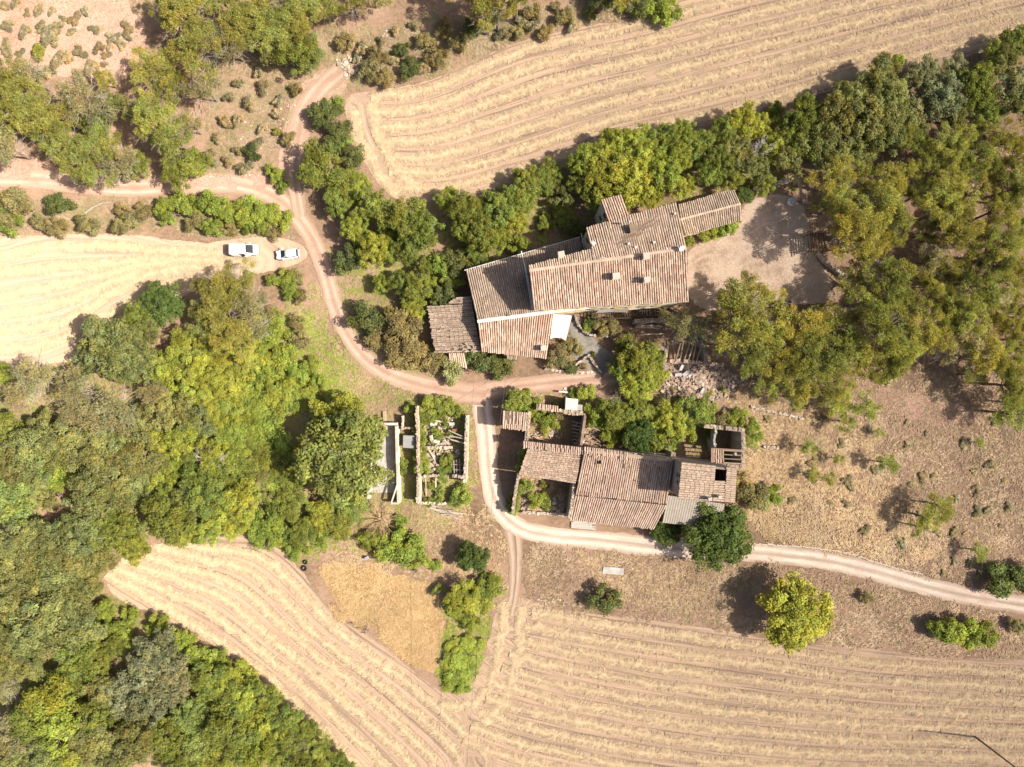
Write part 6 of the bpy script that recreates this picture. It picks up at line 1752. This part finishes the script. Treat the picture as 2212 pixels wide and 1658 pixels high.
mb = MB(); mb.box((-1.62, .93, 1.5), (.7, 0, 0), (0, .03, 0), (0, 0, .34)); mb.build('side_panel', M['paint'], v)
mb = MB(); mb.box((-1.75, -.93, 1.5), (.58, 0, 0), (0, .03, 0), (0, 0, .34)); mb.build('side_panel', M['paint'], v)
mb = MB(); mb.box((-.3, -.94, .95), (.42, 0, 0), (0, .03, 0), (0, 0, .5)); mb.build('door_opening', M['black'], v)
mb = MB(); mb.box((.62, -1.12, .95), (.42, .16, 0), (-.01, .03, 0), (0, 0, .42)); mb.build('front_door', M['paint'], v)

# ------------------------------------------------------------------ posts, wires, small things
up = empty('utility_pole', N(3047, 2303, 0))
tag(up, 'dark wooden utility pole rising from the lower right stubble field', 'pole')
b = Vector((0, 0, 0))
mb = MB(); mb.tube((0, 0, -.3), (0, 0, 10.5), .17, .11, 10, (.16, .12, .09)); mb.build('pole_shaft', M['wood'], up)
mb = MB(); mb.beam((-.9, 0, 10.1), (.9, 0, 10.1), .12, .12, (.2, .15, .11)); mb.build('cross_arm', M['wood'], up)
for x in (-.75, 0, .75):
    mb = MB(); mb.tube((x, 0, 10.16), (x, 0, 10.36), .05, .04, 6, (.3, .3, .28)); mb.build('insulator', M['plastic'], up)
def wire(label, pts, r=.022):
    mb = MB()
    P3 = []
    for a, c in zip(pts, pts[1:]):
        a, c = Vector(a), Vector(c)
        for i in range(12):
            t = i / 12; p = lerp(a, c, t); P3.append(p - Vector((0, 0, 4 * t * (1 - t) * .5)))
    P3.append(Vector(pts[-1])); mb.path(P3, r, 4, (.16, .14, .12))
    tag(mb.build('overhead_wire', M['plastic']), label, 'wire')
wire('thin overhead wire crossing the chalk road bend down to the lower field', [N(1580, 1190, 6), N(1552, 1400, 6.5), N(1525, 1720, 6.5), N(1480, 2120, 6.5), N(1455, 2420, 6.5)])
wire('thin overhead wire between the farmhouse wing and the ruin by the road', [N(1690, 1140, 5), N(1468, 1280, 4.5)])
wire('thin overhead wire running down over the grass plots to the lower edge', [N(1360, 1640, 6.5), N(1380, 2180, 6.5), N(1362, 2420, 6.5)])
fp = empty('rail_fence'); tag(fp, 'dark rail fence and gate post at the tip of the tall dry grass plots', 'fence')
for (a, c) in (((1102, 1948), (1142, 1976)), ((1140, 1980), (1150, 1962)), ((1146, 1982), (1156, 1962))):
    mb = MB(); mb.beam(N(*a, .7), N(*c, .7), .07, .09, (.25, .2, .17)); mb.build('rail', M['wood'], fp)
for x, y in ((1102, 1948), (1122, 1962), (1142, 1978), (1154, 1970)):
    p = N(x, y, 0); mb = MB(); mb.tube((p.x, p.y, 0), (p.x, p.y, 1.1), .07, .06, 6, (.28, .23, .19)); mb.build('post', M['wood'], fp)
gp = empty('pasture_fence'); tag(gp, 'thin dark L-shaped fence in the green strip above the lower field', 'fence')
for (a, c) in (((1413, 2044), (1490, 2049)), ((1491, 2049), (1487, 2112))):
    mb = MB(); mb.beam(N(*a, 1.0), N(*c, 1.0), .1, .1, (.12, .11, .1)); mb.build('rail', M['wood'], gp)
for x, y in ((1413, 2044), (1450, 2046), (1490, 2049), (1489, 2080), (1487, 2112)):
    p = N(x, y, 0); mb = MB(); mb.tube((p.x, p.y, 0), (p.x, p.y, 1.15), .06, .05, 6, (.16, .14, .12)); mb.build('post', M['wood'], gp)
# old tyres and scrap at the edge of the lower field
vs, fs = [], []
for i in range(18):
    t = 2 * math.pi * i / 18
    for j in range(8):
        s_ = 2 * math.pi * j / 8; rr = .30 + .12 * math.cos(s_); vs.append((rr * math.cos(t), rr * math.sin(t), .12 + .11 * math.sin(s_)))
for i in range(18):
    for j in range(8): fs.append((i * 8 + j, ((i + 1) % 18) * 8 + j, ((i + 1) % 18) * 8 + (j + 1) % 8, i * 8 + (j + 1) % 8))
mb = MB(); mb.add(vs, fs, (.03, .03, .03)); tyme = mb.mesh('tyre', True); tyme.materials.append(M['rubber'])
for (x, y, sc, lab) in ((950, 1776, 1.25, 'worn tyre lying nearest the lower field corner, lower of two'), (954, 1757, 1.0, 'smaller worn tyre lying above the lower field corner, upper of two')):
    o = bpy.data.objects.new('old_tyre', tyme); COL.objects.link(o); o.location = N(x, y, .05); o.scale = (sc, sc, 1); tag(o, lab, 'tyre', 'old tyres at the field corner')
for (x, y, lab, c) in ((1148, 1742, 'grey plastic drum lying in dry grass below the bare bush', (.45, .46, .48)), (1301, 1780, 'dark upright bin beside the shrubs above the grass plots', (.14, .14, .14))):
    e = empty('drum', N(x, y, 0)); tag(e, lab, 'drum')
    mb = MB(); mb.tube((0, 0, 0), (0, 0, .85), .3, .3, 14, c); mb.build('drum_body', M['plastic'], e)
    mb = MB(); mb.tube((0, 0, .85), (0, 0, .9), .32, .32, 14, tuple(v * .8 for v in c)); mb.build('lid', M['plastic'], e)
e = empty('garden_chairs', N(2462, 945, 0)); tag(e, 'pair of dark garden chairs in the shade below the gravel yard', 'chair')
for dx, dy in ((0, 0), (.7, -.7)):
    mb = MB(); mb.box((dx, dy, .42), (.24, 0, 0), (0, .24, 0), (0, 0, .02), (.10, .10, .13)); mb.box((dx + .22, dy, .68), (.02, 0, 0), (0, .22, 0), (0, 0, .25), (.12, .12, .15)); mb.build('chair_seat', M['plastic'], e)
    for sx in (-1, 1):
        for sy in (-1, 1):
            mb = MB(); mb.tube((dx + sx * .2, dy + sy * .2, 0), (dx + sx * .2, dy + sy * .2, .42), .02, .02, 5, (.1, .1, .1)); mb.build('leg', M['plastic'], e)

# ------------------------------------------------------------------ put each building's origin at its own base
bpy.context.view_layer.update()
for o in [o for o in SC.objects if o.type == 'EMPTY' and o.parent is None and o.location.length < 1e-6 and o.children]:
    lo, hi = Vector((1e9,) * 3), Vector((-1e9,) * 3)
    for c in o.children_recursive:
        if c.type != 'MESH': continue
        for k in c.bound_box:
            w = c.matrix_world @ Vector(k)
            lo = Vector(map(min, lo, w)); hi = Vector(map(max, hi, w))
    off = Vector(((lo.x + hi.x) / 2, (lo.y + hi.y) / 2, 0))
    o.location = off
    for c in o.children: c.location = c.location - off
